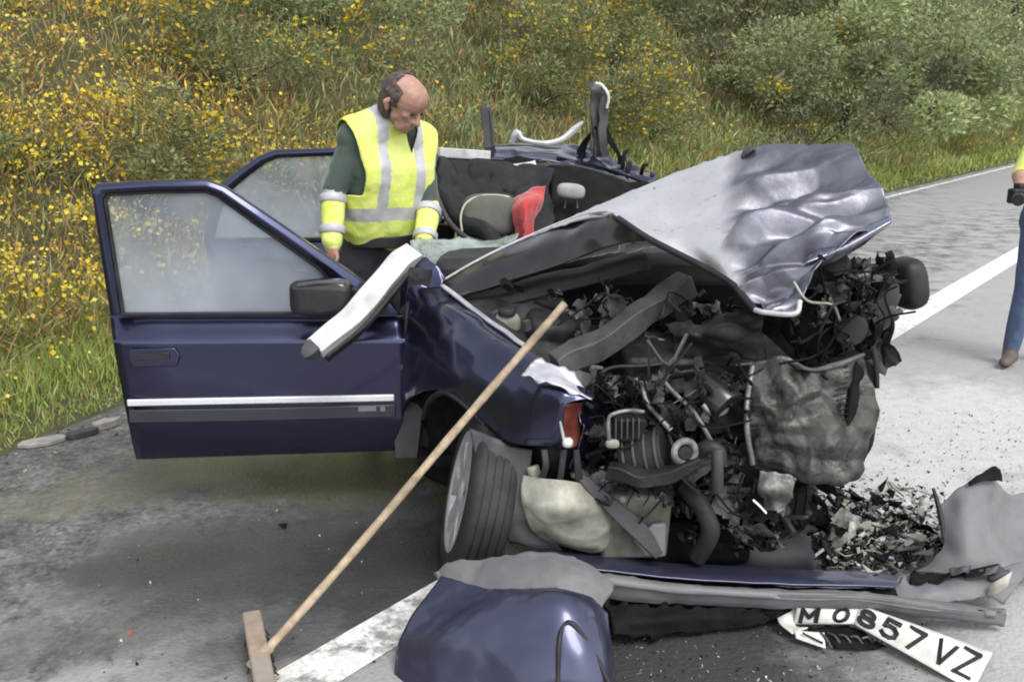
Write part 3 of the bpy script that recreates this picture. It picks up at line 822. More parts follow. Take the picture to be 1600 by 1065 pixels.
# ---------- seats and what lies in the cabin
def seat(name, c, yaw=0.0, head=True, mat='seat', panel='seat_green'):
    e = bpy.data.objects.new(name, None); link(e, car, c)
    c = np.array(c)
    rounded_box('backrest', c + np.array((0, 0.16, 0.56)), (0.52, 0.20, 0.66), mat, e, (-0.16, 0, yaw), 3.4)
    rounded_box('seat_cushion', c + np.array((0, -0.16, 0.16)), (0.52, 0.54, 0.20), mat, e, (0.06, 0, yaw), 3.6)
    if head:
        rounded_box('headrest', c + np.array((0, 0.22, 0.99)), (0.26, 0.10, 0.18), mat, e, (-0.1, 0, yaw), 3.4)
    return e
seat('driver_seat', (0.86, 4.45, 0.30), 0.05, head=False)
rb = rounded_box('rear_bench', (0.46, 5.62, 0.72), (1.36, 0.26, 0.62), 'seat', car, (-0.2, 0, 0), 4.0)
# passenger seat pushed up: dark shell with grey green face and pale piping
ps = bpy.data.objects.new('passenger_seat', None); link(ps, car, (-0.03, 4.45, 0.3))
sheet('seat_shell', [[(680, 262, 4.75), (720, 258, 4.8), (790, 262, 4.85), (860, 270, 4.9)],
                     [(681, 300, 4.55), (725, 300, 4.72), (795, 305, 4.75), (860, 310, 4.8)],
                     [(698, 340, 4.40), (735, 342, 4.55), (800, 345, 4.6), (862, 345, 4.65)],
                     [(740, 377, 4.25), (765, 380, 4.35), (810, 378, 4.4), (860, 372, 4.45)],
                     [(760, 400, 4.2), (780, 402, 4.3), (815, 402, 4.35), (860, 395, 4.4)]], 'seat', ps, thick=0.06, soff=1.0, wob=0.03, crumple=0.04, lam=0.16, seed=71, n=41, m=41)
tube('shell_edge', [(682, 268, 4.72), (682, 300, 4.52), (698, 340, 4.38), (722, 366, 4.28), (748, 378, 4.22), (800, 380, 4.3)], 0.012, 'dark_grey', ps)
pc = at(765, 338, 4.36)
rounded_box('seat_face', pc + np.array((0, 0.02, 0)), (0.262, 0.14, 0.20), 'seat_green', ps, (-0.25, 0.02, 0.05), 3.2)
tube('piping', [(722, 362, 4.30), (720, 338, 4.31), (728, 318, 4.33), (748, 307, 4.35), (775, 305, 4.36), (796, 308, 4.36)], 0.005, 'beige', ps)
sheet('rear_lining', [[(765, 290, 5.1), (800, 277, 5.15), (862, 268, 5.2)], [(752, 306, 5.0), (800, 300, 5.05), (862, 292, 5.1)], [(750, 325, 4.95), (800, 325, 5.0), (862, 318, 5.05)]], 'light_fabric', car, wob=0.01)
hd = at(892, 299, 4.6)
rounded_box('driver_headrest', hd, (0.135, 0.10, 0.075), 'light_fabric', car, (0.0, 0.1, 0), 3.0)
tube('headrest_post', [(885, 306, 4.6), (882, 325, 4.6)], 0.006, 'alu', car, n=3)
tube('headrest_post', [(900, 306, 4.6), (902, 325, 4.6)], 0.006, 'alu', car, n=3)
sheet('seat_shell', [[(858, 270, 4.95), (900, 275, 4.95), (960, 290, 4.95), (1010, 300, 4.95)], [(858, 310, 4.8), (900, 312, 4.8), (950, 318, 4.8), (1000, 325, 4.8)], [(858, 355, 4.6), (900, 355, 4.6), (940, 355, 4.6), (990, 355, 4.6)]], 'soot', car, thick=0.05, soff=1.0, wob=0.02)
# red cloth over the seat
clo = thing('red_cloth', 'bright red cloth crumpled between the front seats of the wreck', 'cloth', at(828, 372, 4.3))
sheet('cloth_fold', [[(802, 312, 4.40), (815, 302, 4.42), (835, 294, 4.45), (852, 292, 4.46)], [(802, 328, 4.3), (818, 318, 4.24), (836, 312, 4.30), (850, 312, 4.36)],
                     [(806, 345, 4.28), (820, 338, 4.2), (832, 332, 4.28), (846, 328, 4.34)], [(808, 366, 4.27), (818, 366, 4.2), (828, 364, 4.26), (836, 350, 4.33)], [(808, 385, 4.27), (818, 386, 4.22), (828, 384, 4.26), (834, 372, 4.33)]], 'red_cloth', clo, n=41, m=33, crumple=0.03, lam=0.09, seed=4, thick=0.006)

# ---------- what is left of the roof, folded back over the tail
roof = bpy.data.objects.new('torn_roof', None); link(roof, car, at(850, 300, 5.7))
roof['label'] = 'roof panel cut open and folded back'
sheet('roof_panel', [[(762, 226, 5.75), (800, 223, 5.8), (860, 226, 5.85), (910, 231, 5.85), (965, 248, 5.8), (1028, 272, 5.7)],
                     [(758, 236, 5.6), (800, 234, 5.6), (860, 238, 5.6), (905, 244, 5.6), (960, 264, 5.55), (1020, 284, 5.5)],
                     [(752, 249, 5.45), (800, 248, 5.45), (850, 250, 5.45), (890, 256, 5.45), (950, 275, 5.4), (1008, 298, 5.35)]],
      'paint', roof, n=33, m=73, crumple=0.03, lam=0.13, seed=12, crush=dict(seed=3, n=40, slope=0.35, hv=0.01), thick=0.01, edge=0.01, mask=lambda u, v: 0.25 + 1.2 * np.clip((v - 0.45) * 4, 0, 1))
sheet('roof_lining', [[(684, 248, 5.2), (750, 247, 5.4), (820, 249, 5.42), (880, 254, 5.42), (1000, 296, 5.32)],
                      [(684, 270, 5.1), (750, 262, 5.35), (820, 262, 5.38), (880, 268, 5.38), (990, 312, 5.28)],
                      [(688, 300, 5.0), (750, 292, 5.3), (810, 280, 5.34), (870, 276, 5.34), (975, 335, 5.2)]], 'soot', roof, thick=0.03, wob=0.04, crumple=0.07, lam=0.2, n=41, m=57, seed=72)
sheet('lining_scrap', [[(690, 262, 5.0), (760, 268, 5.1), (830, 262, 5.15)], [(692, 276, 4.95), (760, 282, 5.05), (830, 272, 5.1)], [(700, 288, 4.95), (760, 292, 5.05), (826, 280, 5.1)]], 'dark_grey', roof, crumple=0.08, lam=0.15, seed=73, n=25, m=41, edge=0.02)
sheet('lining_scrap', [[(800, 256, 5.3), (822, 254, 5.3), (836, 250, 5.3)], [(802, 262, 5.28), (822, 260, 5.28), (838, 257, 5.28)]], 'pale_metal', roof, crumple=0.02, seed=74)
beam('roof_rail', [(683, 238, 4.95), (715, 240, 5.05), (762, 243, 5.2)], 0.05, 0.05, 'pale_metal', roof)
beam('roof_rail', [(800, 262, 5.38), (880, 258, 5.4), (950, 274, 5.3), (1005, 294, 5.2)], 0.03, 0.022, 'grey_steel', roof)
beam('drip_rail', [(758, 231, 5.72), (820, 230, 5.74), (900, 238, 5.74)], 0.03, 0.03, 'dark_grey', roof)
beam('drip_rail', [(870, 246, 5.50), (940, 262, 5.5), (1015, 288, 5.45)], 0.02, 0.014, 'soot', roof)
beam('cut_pillar', [(765, 232, 5.7), (762, 200, 5.7), (759, 168, 5.7)], 0.06, 0.045, 'dark_grey', roof, up=(0, 1, 0), crumple=0.008)
beam('cut_pillar', [(771, 230, 5.68), (769, 205, 5.68), (766, 172, 5.68)], 0.016, 0.02, 'grey_steel', roof, up=(0, 1, 0))
# twisted strut standing on the folded roof
tw = bpy.data.objects.new('twisted_strut', None); link(tw, roof, at(940, 240, 5.7))
for pts_, w_, h_, mt_, tp_ in ((((938, 246, 5.68), (936, 215, 5.66), (931, 180, 5.66), (933, 152, 5.66), (926, 136, 5.66), (914, 130, 5.68)), 0.075, 0.012, 'grey_steel', (1.2, 0.8, 1.0, 0.9, 0.7, 0.3)),
                            (((948, 244, 5.66), (944, 210, 5.62), (940, 176, 5.62), (947, 150, 5.62), (940, 135, 5.62)), 0.05, 0.010, 'dark_grey', (1.0, 0.7, 1.1, 0.9, 0.4)),
                            (((972, 256, 5.66), (960, 226, 5.64), (948, 200, 5.63), (942, 178, 5.63)), 0.035, 0.008, 'soot', (1.0, 0.8, 0.9, 0.5)),
                            (((908, 236, 5.68), (918, 214, 5.66), (928, 196, 5.65)), 0.04, 0.008, 'soot', (1.0, 0.7, 0.5)),
                            (((926, 242, 5.64), (922, 218, 5.62), (926, 196, 5.62)), 0.02, 0.008, 'grey_steel', (1.0, 0.7, 0.5))):
    beam('torn_strip', list(pts_), w_, h_, mt_, tw, up=(0.35, -0.9, 0.1), crumple=0.022, taper=tp_, n=24, bevel=0, seed=int(pts_[0][0]))
beam('bright_edge', [(946, 172, 5.60), (950, 150, 5.60), (942, 134, 5.60), (930, 130, 5.60)], 0.016, 0.01, 'pale_metal', tw, up=(0.3, -0.9, 0.1), crumple=0.01)
tube('bent_trim', [(800, 222, 5.68), (808, 208, 5.66), (818, 218, 5.66), (850, 224, 5.66), (878, 218, 5.68), (900, 200, 5.7), (912, 190, 5.7)], [0.02, 0.024, 0.014, 0.016, 0.018, 0.02, 0.008], 'pale_metal', roof, nseg=7)
for k, (x, y, dx, dy) in enumerate(((972, 256, 8, -22), (984, 260, -4, -16), (1002, 268, 12, -12), (1016, 274, 10, -8))):
    beam('torn_strip', [(x, y + 6, 5.64), (x + dx * 0.4, y + dy * 0.6, 5.62), (x + dx, y + dy, 5.65)], 0.03, 0.006, ('soot', 'grey_steel')[k % 2], roof, up=(0.3, -0.9, 0.2), crumple=0.015, taper=(1, 0.8, 0.3), bevel=0, seed=k)

# ---------- windscreen and cut pillar
sheet('windscreen', [[(640, 378, 3.95), (700, 372, 4.05), (760, 374, 4.1), (812, 366, 4.1)], [(648, 400, 3.85), (700, 398, 3.92), (745, 394, 3.95), (800, 380, 3.95)],
                     [(652, 425, 3.75), (690, 420, 3.78), (725, 412, 3.82), (770, 396, 3.82)], [(658, 446, 3.68), (685, 440, 3.7), (705, 430, 3.72), (750, 406, 3.72)]],
      'crazed_glass', car, n=33, m=41, wob=0.02, crumple=0.012, lam=0.3, seed=8, thick=0.006, edge=0.01)
beam('cut_windscreen_pillar', [(648, 394, 3.66), (622, 412, 3.60), (596, 442, 3.52), (550, 496, 3.38), (492, 544, 3.28)], 0.082, 0.045, 'pale_metal', car, up=(0.45, -0.15, 0.88), crumple=0.004, n=26)
beam('pillar_seal', [(652, 410, 3.68), (628, 432, 3.60), (604, 462, 3.52), (560, 512, 3.39), (506, 556, 3.29)], 0.045, 0.035, 'black', car, up=(0.45, -0.15, 0.88), n=26)
beam('pillar_end', [(494, 540, 3.275), (482, 550, 3.26), (474, 558, 3.25)], 0.06, 0.04, 'dark_grey', car, up=(0.45, -0.15, 0.88), taper=(1, 0.9, 0.4))

# ---------- crumpled front wing
sheet('front_wing', [[(690, 446, 3.55), (742, 486, 3.38), (790, 522, 3.18), (828, 548, 3.03), (872, 574, 2.9), (905, 596, 2.83), (930, 618, 2.80)],
                     [(652, 452, 3.58), (704, 484, 3.36), (758, 522, 3.16), (802, 556, 3.0), (848, 588, 2.86), (880, 606, 2.78), (922, 622, 2.77)],
                     [(632, 480, 3.60), (684, 512, 3.36), (738, 545, 3.12), (790, 578, 2.96), (838, 604, 2.83), (872, 622, 2.76), (884, 632, 2.75)],
                     [(622, 540, 3.62), (664, 558, 3.36), (718, 582, 3.10), (775, 612, 2.94), (824, 640, 2.82), (866, 658, 2.76), (881, 662, 2.75)],
                     [(620, 600, 3.62), (652, 596, 3.38), (704, 602, 3.12), (764, 642, 2.95), (812, 672, 2.83), (862, 686, 2.77), (880, 690, 2.76)],
                     [(622, 655, 3.62), (646, 618, 3.40), (696, 612, 3.14), (756, 660, 2.97), (800, 692, 2.85), (858, 697, 2.78), (876, 700, 2.77)]],
      'paint', car, n=61, m=81, crumple=0.018, lam=0.30, seed=21, wob=0.006, thick=0.006,
      mask=lambda u, v: (0.35 + 0.9 * np.exp(-((v - 0.12) / 0.14) ** 2) + 0.8 * np.clip(v - 0.6, 0, 1)))
beam('wing_edge', [(690, 447, 3.545), (742, 484, 3.375), (790, 519, 3.175), (826, 546, 3.025)], 0.02, 0.012, 'paint_sky_pale', car, crumple=0.004)
tube('side_repeater', [(626, 573, 3.60), (632, 573, 3.56)], 0.016, 'amber', car, n=3)
sheet('torn_wing_tip', [[(835, 562, 2.86), (868, 568, 2.85), (900, 590, 2.83), (930, 616, 2.79)], [(815, 585, 2.82), (850, 596, 2.78), (885, 608, 2.76), (926, 624, 2.765)]], 'paint_sky_pale', car, n=17, m=33, crumple=0.015, lam=0.07, seed=6, edge=0.012)

# ---------- buckled bonnet
bon = bpy.data.objects.new('bonnet', None); link(bon, car, at(1120, 420, 3.1))
bon['label'] = 'buckled bonnet folded up into a peak with creased front'
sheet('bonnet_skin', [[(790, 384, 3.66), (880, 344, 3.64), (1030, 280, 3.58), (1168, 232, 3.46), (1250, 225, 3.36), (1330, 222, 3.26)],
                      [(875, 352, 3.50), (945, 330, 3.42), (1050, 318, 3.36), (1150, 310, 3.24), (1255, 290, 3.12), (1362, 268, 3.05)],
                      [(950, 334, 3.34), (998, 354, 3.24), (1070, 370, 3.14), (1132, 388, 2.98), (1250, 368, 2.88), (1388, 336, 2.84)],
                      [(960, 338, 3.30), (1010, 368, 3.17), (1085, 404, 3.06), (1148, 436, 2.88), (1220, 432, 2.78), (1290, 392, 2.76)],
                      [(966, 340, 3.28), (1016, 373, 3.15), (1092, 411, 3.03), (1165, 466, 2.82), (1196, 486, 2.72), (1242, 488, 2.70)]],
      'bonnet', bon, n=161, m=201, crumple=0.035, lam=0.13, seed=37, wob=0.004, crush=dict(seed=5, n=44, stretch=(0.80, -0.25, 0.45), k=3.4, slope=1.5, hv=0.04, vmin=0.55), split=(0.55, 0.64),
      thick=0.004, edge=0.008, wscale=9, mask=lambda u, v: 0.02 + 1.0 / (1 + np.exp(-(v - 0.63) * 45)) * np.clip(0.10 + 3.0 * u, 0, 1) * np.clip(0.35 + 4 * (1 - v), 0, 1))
sheet('bonnet_underside', [[(690, 439, 3.62), (740, 412, 3.60), (790, 387, 3.60), (880, 350, 3.52), (935, 335, 3.40), (962, 338, 3.28), (1003, 368, 3.16)],
                           [(698, 450, 3.56), (750, 425, 3.52), (800, 405, 3.49), (885, 372, 3.40), (938, 358, 3.32), (975, 356, 3.24), (1006, 372, 3.16)],
                           [(716, 462, 3.50), (760, 450, 3.45), (810, 436, 3.42), (895, 405, 3.34), (945, 388, 3.28), (985, 378, 3.22), (1010, 376, 3.16)]],
      'gloss_black', bon, n=25, m=73, crumple=0.02, lam=0.2, seed=9, thick=0.006)
tube('bonnet_lip', [(692, 438, 3.61), (740, 410, 3.595), (790, 385, 3.60), (880, 346, 3.56), (935, 331, 3.42), (962, 334, 3.30)], 0.005, 'pale_metal', bon)
sheet('bonnet_front_fold', [[(1262, 398, 2.80), (1320, 372, 2.82), (1392, 336, 2.84)], [(1258, 412, 2.76), (1320, 388, 2.78), (1393, 346, 2.80)], [(1262, 424, 2.82), (1320, 400, 2.84), (1390, 352, 2.86)]],
      'paint_crushed', bon, n=17, m=33, crumple=0.012, seed=3, edge=0.004)
tube('bonnet_edge', [(966, 341, 3.27), (1016, 374, 3.14), (1092, 413, 3.02), (1140, 440, 2.9), (1166, 468, 2.81), (1180, 484, 2.76)], 0.011, 'black', bon)
tube('bonnet_edge', [(1180, 484, 2.74), (1196, 488, 2.71), (1242, 490, 2.69), (1250, 470, 2.71)], 0.008, 'pale_metal', bon)
box('washer_jet', at(1030, 298, 3.53), (0.05, 0.03, 0.02), 'black', bon, (0.4, 0, 0.3))
sheet('torn_latch', [[(1160, 236, 3.45), (1168, 226, 3.45), (1180, 222, 3.45)], [(1160, 246, 3.42), (1170, 238, 3.4), (1184, 232, 3.42)]], 'grey_steel', bon, crumple=0.02, lam=0.05, edge=0.01)
# bright strip of cowl seen under the bonnet
sheet('cowl_strip', [[(850, 410, 3.48), (920, 392, 3.46), (965, 378, 3.42)], [(846, 420, 3.46), (920, 402, 3.44), (967, 391, 3.40)]], 'chrome', car, n=9, m=25, wob=0.006, edge=0.008)
sheet('cowl_strip', [[(976, 383, 3.40), (1005, 373, 3.38), (1030, 378, 3.36)], [(978, 395, 3.38), (1005, 388, 3.36), (1032, 386, 3.34)]], 'chrome', car, n=9, m=17, wob=0.006, edge=0.008)
sheet('wiper_cowl', [[(705, 462, 3.58), (780, 446, 3.57), (860, 425, 3.56), (1000, 392, 3.54)], [(712, 470, 3.52), (790, 456, 3.5), (865, 438, 3.5), (1010, 400, 3.48)], [(730, 488, 3.5), (800, 474, 3.48), (880, 455, 3.48), (1020, 420, 3.46)]], 'black', car, wob=0.01, crumple=0.01)
tube('cowl_seal', [(692, 445, 3.57), (695, 455, 3.53), (708, 468, 3.50), (726, 478, 3.49), (760, 474, 3.49)], 0.009, 'black', car)
beam('wiper_blade', [(715, 462, 3.50), (780, 443, 3.47), (850, 418, 3.45)], 0.012, 0.012, 'grey_steel', car)
sheet('wing_rear_fold', [[(634, 412, 3.66), (655, 404, 3.66), (680, 418, 3.64), (694, 438, 3.60)], [(626, 440, 3.62), (648, 436, 3.60), (672, 444, 3.58), (690, 450, 3.55)], [(622, 480, 3.60), (640, 470, 3.57), (668, 468, 3.53), (700, 472, 3.50)]],
      'paint', car, n=33, m=41, crumple=0.07, lam=0.12, seed=81, edge=0.01)

# ---------- wheels
def wheel(c, axis, r=0.298, w=0.175, detail=True, name='wheel'):
    """axis points to the outer face"""
    c = np.array(c, float); ax = np.array(axis, float); ax /= np.linalg.norm(ax)
    e = bpy.data.objects.new(name, None); link(e, car, c)
    h = w / 2
    prof = [(r * 0.66, h * 0.98), (r * 0.72, h * 1.06), (r * 0.84, h * 1.08), (r * 0.94, h * 0.98), (r * 0.985, h * 0.84)]
    for g0 in (0.55, 0.18, -0.18, -0.55):
        prof += [(r, h * (g0 + 0.13)), (r, h * (g0 + 0.05)), (r * 0.985, h * (g0 + 0.04)), (r * 0.985, h * (g0 - 0.04)), (r, h * (g0 - 0.05))]
    prof += [(r * 0.985, -h * 0.84), (r * 0.94, -h * 0.98), (r * 0.84, -h * 1.08), (r * 0.72, -h * 1.06), (r * 0.66, -h * 0.98)]
    V, F_ = lathe(prof, c, ax, 56 if detail else 28)
    mesh('tyre', V, F_, 'rubber', e, auto=60)
    V, F_ = lathe([(r * 0.67, -h * 0.95), (r * 0.62, -h * 0.8), (r * 0.58, -h * 0.2), (r * 0.60, h * 0.75), (r * 0.66, h * 0.93), (r * 0.70, h * 1.03), (r * 0.66, h * 1.07), (r * 0.60, h * 0.95), (r * 0.56, h * 0.6)], c, ax, 48)
    mesh('rim', V, F_, 'hub', e, auto=50)
    V, F_ = lathe([(0.001, -h * 0.3), (r * 0.57, -h * 0.3)], c, ax, 24)
    mesh('brake_disc', V, F_, 'soot', e)
    if detail:
        a = np.cross(ax, (0, 0.03, 1.0)); a /= np.linalg.norm(a); b = np.cross(ax, a)
        V, F_ = lathe([(0.001, h * 1.0), (r * 0.13, h * 0.98), (r * 0.18, h * 0.85), (r * 0.2, h * 0.2)], c, ax, 20)
        mesh('hub_cap', V, F_, 'hub', e)
        for k in range(7):
            t_ = 2 * math.pi * k / 7 + 0.2
            d = math.cos(t_) * a + math.sin(t_) * b; s_ = np.cross(ax, d)
            q = []
            for rr, ww, hh in ((0.15, 0.10, 0.9), (0.36, 0.085, 0.95), (0.60, 0.15, 0.97)):
                q.append([c + d * r * rr + s_ * r * ww + ax * h * hh, c + d * r * rr - s_ * r * ww + ax * h * hh])
            P_ = np.array([x for pr in q for x in pr]); P2 = P_ - ax * 0.018
            Vv = np.concatenate([P_, P2])
            Ff = [(0, 1, 3, 2), (2, 3, 5, 4), (7, 6, 8, 9), (9, 8, 10, 11), (0, 2, 8, 6), (2, 4, 10, 8), (1, 7, 9, 3), (3, 9, 11, 5)]
            mesh('spoke', Vv, Ff, 'hub', e, auto=30)
    return e
# front right wheel leaning with its broken suspension and turned to show its face
wax = np.array((-0.96, -0.12, 0.23))
wbase = az(774, 898)
wc = np.array((wbase[0] - 0.055, wbase[1] + 0.02, 0.292))
wheel(wc, wax, w=0.145)
wheel((XL - 0.30, 3.46, 0.29), (1, -0.1, 0), detail=False)
wheel((XR + 0.06, 5.75, 0.298), (-1, 0, 0))
wheel((XL - 0.06, 5.75, 0.298), (1, 0, 0), detail=False)
V, F_ = ring_tube(np.array([wc - wax * 0.08, wc - wax * 0.45, (0.5, 3.2, 0.42)]), 0.03, 10)
mesh('drive_shaft', V, F_, 'engine', car)
# inner arch liner beside the tyre
sheet('arch_liner', [[(732, 668, 2.93), (768, 682, 2.90), (800, 696, 2.88), (830, 704, 2.86)], [(748, 730, 2.86), (780, 738, 2.85), (806, 745, 2.85), (828, 748, 2.84)],
                     [(772, 792, 2.83), (795, 798, 2.82), (815, 800, 2.82), (832, 795, 2.82)], [(800, 845, 2.82), (820, 852, 2.80), (850, 856, 2.80), (880, 858, 2.80)]], 'dark_grey', car, wob=0.012, crumple=0.02, thick=0.005, edge=0.008)
tube('arch_edge', [(662, 652, 3.42), (672, 626, 3.3), (696, 612, 3.16), (730, 634, 3.05), (760, 664, 2.98)], 0.012, 'black', car)
sheet('arch_cover', [[(640, 625, 3.55), (680, 606, 3.45), (720, 620, 3.4), (780, 660, 3.3), (840, 680, 3.2)], [(650, 680, 3.6), (700, 680, 3.5), (750, 690, 3.4), (800, 700, 3.3), (850, 705, 3.2)], [(655, 740, 3.6), (700, 760, 3.5), (760, 770, 3.4), (820, 780, 3.3), (860, 780, 3.2)]], 'soot', car)

# ---------- crushed engine bay
eng = bpy.data.objects.new('engine_bay', None); link(eng, car, (0.55, 3.0, 0.3))
eng['label'] = 'crushed sooty engine bay full of torn parts'
sheet('inner_wing', [[(720, 470, 3.50), (800, 470, 3.52), (880, 465, 3.54)], [(760, 510, 3.35), (830, 510, 3.4), (900, 500, 3.46)], [(830, 560, 3.1), (900, 560, 3.15), (960, 540, 3.25)], [(870, 600, 2.98), (930, 610, 3.05), (990, 590, 3.2)]], 'paint_inner', eng, wob=0.02, crumple=0.03, lam=0.2, seed=14)
beam('chassis_rail', [(868, 572, 2.90), (930, 545, 2.98), (1000, 495, 3.1), (1075, 440, 3.25)], 0.075, 0.075, 'grey_steel', eng, crumple=0.014, n=22, seed=41)
sheet('torn_plate', [[(1040, 505, 3.02), (1080, 500, 2.98), (1140, 488, 2.95), (1190, 490, 2.9)], [(1048, 525, 2.96), (1090, 520, 2.9), (1140, 520, 2.86), (1196, 520, 2.86)], [(1062, 545, 2.98), (1095, 556, 2.94), (1150, 548, 2.9), (1200, 556, 2.88)]], 'engine', eng, n=41, m=49, crumple=0.03, lam=0.12, seed=15, edge=0.02, crush=dict(seed=8, n=30, slope=0.6, hv=0.015))
sheet('torn_plate', [[(870, 585, 2.88), (900, 580, 2.9), (950, 585, 2.95), (1000, 580, 3.0)], [(890, 605, 2.86), (920, 604, 2.88), (960, 606, 2.93), (1010, 600, 2.98)]], 'grey_steel', eng, n=17, m=33, crumple=0.03, lam=0.1, seed=16, edge=0.015)
# reservoirs at the back of the bay
rounded_box('brake_reservoir', at(792, 506, 3.42), (0.10, 0.09, 0.09), 'tank', eng, None, 2.6)
cyl('reservoir_cap', at(792, 492, 3.40), at(792, 482, 3.40), 0.032, 'black', eng)
rounded_box('air_filter_box', at(870, 515, 3.38), (0.22, 0.2, 0.12), 'black', eng, (0.2, 0.1, 0.2), 4)
# engine block and head
box('engine_block', (0.62, 3.12, 0.46), (0.62, 0.36, 0.42), 'soot', eng, (0.06, 0.04, 0.1), 0.03)
box('cylinder_head', (0.62, 3.10, 0.74), (0.56, 0.30, 0.16), 'engine', eng, (0.1, 0.05, 0.12), 0.02)
box('sump', (0.56, 3.06, 0.18), (0.46, 0.32, 0.16), 'soot', eng, (0, 0, 0.05), 0.03)
rounded_box('gearbox', (0.20, 3.10, 0.42), (0.36, 0.32, 0.32), 'engine', eng, (0, 0, 0.2), 3.0)
cyl('oil_filter', at(1085, 590, 2.92), at(1140, 640, 2.80), 0.062, 'gloss_black', eng, 20)
tube('filter_ring', [(1098, 632, 2.80), (1112, 646, 2.79), (1130, 644, 2.79), (1142, 628, 2.80)], 0.009, 'alu', eng)
cyl('pulley', at(1105, 612, 2.90), at(1108, 618, 2.86), 0.09, 'soot', eng, 24)
# alternator and bracket assembly low in front
c_ = at(1010, 715, 2.72)
cyl('alternator', at(975, 716, 2.76), at(1040, 706, 2.72), 0.072, 'engine', eng, 22)
for k in range(4):
    f = 0.1 + 0.25 * k
    p_ = np.array(at(975, 716, 2.76)) * (1 - f) + np.array(at(1040, 706, 2.72)) * f
    q_ = p_ + (np.array(at(1040, 706, 2.72)) - np.array(at(975, 716, 2.76))) * 0.06
    cyl('cooling_fin', p_, q_, 0.077, 'grey_steel', eng, 22)
V, F_ = lathe([(0.033 + 0.011 * math.cos(a), 0.011 * math.sin(a)) for a in np.linspace(0, 2 * math.pi, 9)], at(1070, 706, 2.66), (0.25, -1, 0.15), 24)
mesh('pulley_ring', V, F_, 'alu', eng)
cyl('pulley_core', at(1070, 706, 2.68), at(1071, 707, 2.655), 0.02, 'engine', eng)
beam('mounting_bracket', [(950, 740, 2.68), (1000, 745, 2.66), (1060, 735, 2.66), (1090, 715, 2.68)], 0.05, 0.04, 'engine', eng, crumple=0.022)
tube('bracket_loop', [(952, 692, 2.68), (951, 655, 2.68), (962, 645, 2.68), (985, 641, 2.70), (1005, 643, 2.72)], 0.006, 'alu', eng)
box('relay_box', at(982, 668, 2.74), (0.095, 0.05, 0.075), 'engine', eng, (0.1, 0.05, 0.1), 0.006)
for k in range(5):
    beam('relay_fin', [at(962 + k * 9, 652, 2.705), at(962 + k * 9, 668, 2.70), at(962 + k * 9, 684, 2.70)], 0.004, 0.012, 'grey_steel', eng, up=(0, 1, 0), px=False, n=3, bevel=0)
rounded_box('clamp', at(957, 693, 2.68), (0.04, 0.03, 0.025), 'tank', eng, None, 3)
# pipes and hoses
tube('pale_pipe', [(1028, 585, 2.86), (1052, 612, 2.82), (1085, 645, 2.80), (1112, 690, 2.78)], 0.0075, 'alu', eng)
tube('pale_pipe', [(1003, 600, 2.84), (1012, 630, 2.80), (1030, 652, 2.78), (1048, 672, 2.76)], [0.005, 0.009, 0.007, 0.011], 'alu', eng)
tube('coolant_hose', [(1065, 740, 2.74), (1085, 712, 2.72), (1105, 698, 2.70), (1122, 704, 2.69), (1124, 720, 2.69)], 0.022, 'black', eng, nseg=10)
cyl('canister', at(1121, 700, 2.68), at(1121, 768, 2.68), 0.018, 'grey_steel', eng, 14)
tube('radiator_hose', [(1070, 760, 2.82), (1095, 790, 2.76), (1110, 830, 2.76), (1090, 870, 2.8)], 0.03, 'black', eng, nseg=10)
tube('loose_wire', [(915, 610, 2.86), (950, 576, 2.9), (1000, 572, 2.9), (1040, 568, 2.92)], 0.006, 'black', eng)
tube('loose_wire', [(1040, 668, 2.8), (1052, 700, 2.72), (1062, 740, 2.7), (1090, 770, 2.74)], 0.006, 'black', eng)
tube('loose_wire', [(1240, 440, 2.74), (1262, 470, 2.72), (1300, 476, 2.76), (1312, 500, 2.8)], 0.004, 'tank', eng)
tube('loose_wire', [(1280, 520, 2.8), (1300, 480, 2.75), (1320, 470, 2.78)], 0.005, 'black', eng)
tube('hanging_hose', [(1352, 512, 2.86), (1358, 530, 2.84), (1368, 560, 2.83), (1370, 605, 2.84)], [0.012, 0.011, 0.009, 0.009], 'black', eng)
# right lamp remains
lm = bpy.data.objects.new('broken_headlamp', None); link(lm, car, at(890, 690, 2.78))
sheet('lamp_reflector', [[(876, 632, 2.78), (890, 630, 2.80), (908, 628, 2.84)], [(878, 665, 2.78), (892, 668, 2.82), (906, 664, 2.86)], [(880, 695, 2.77), (892, 700, 2.80), (904, 694, 2.84)]], 'amber', lm, wob=0.01, crumple=0.02, lam=0.08)
tube('lamp_edge', [(872, 628, 2.765), (876, 660, 2.755), (882, 692, 2.755)], 0.005, 'pale_metal', lm)
rounded_box('lamp_bulb', at(887, 691, 2.745), (0.034, 0.03, 0.032), 'chrome', lm, None, 2.4)
sheet('lamp_panel', [[(905, 632, 2.84), (930, 630, 2.88), (955, 640, 2.92)], [(905, 680, 2.82), (930, 690, 2.86), (952, 700, 2.88)], [(895, 730, 2.8), (925, 745, 2.83), (950, 750, 2.85)]], 'paint', eng, crumple=0.05, lam=0.1, seed=5, edge=0.02)
for a_, b_ in (((880, 700), (872, 765)), ((900, 700), (905, 770)), ((852, 700), (845, 745))):
    beam('torn_bracket', [(*a_, 2.79), ((a_[0] + b_[0]) / 2 + 3, (a_[1] + b_[1]) / 2, 2.77), (*b_, 2.80)], 0.022, 0.012, 'black', eng, up=(0, 1, 0), crumple=0.008)
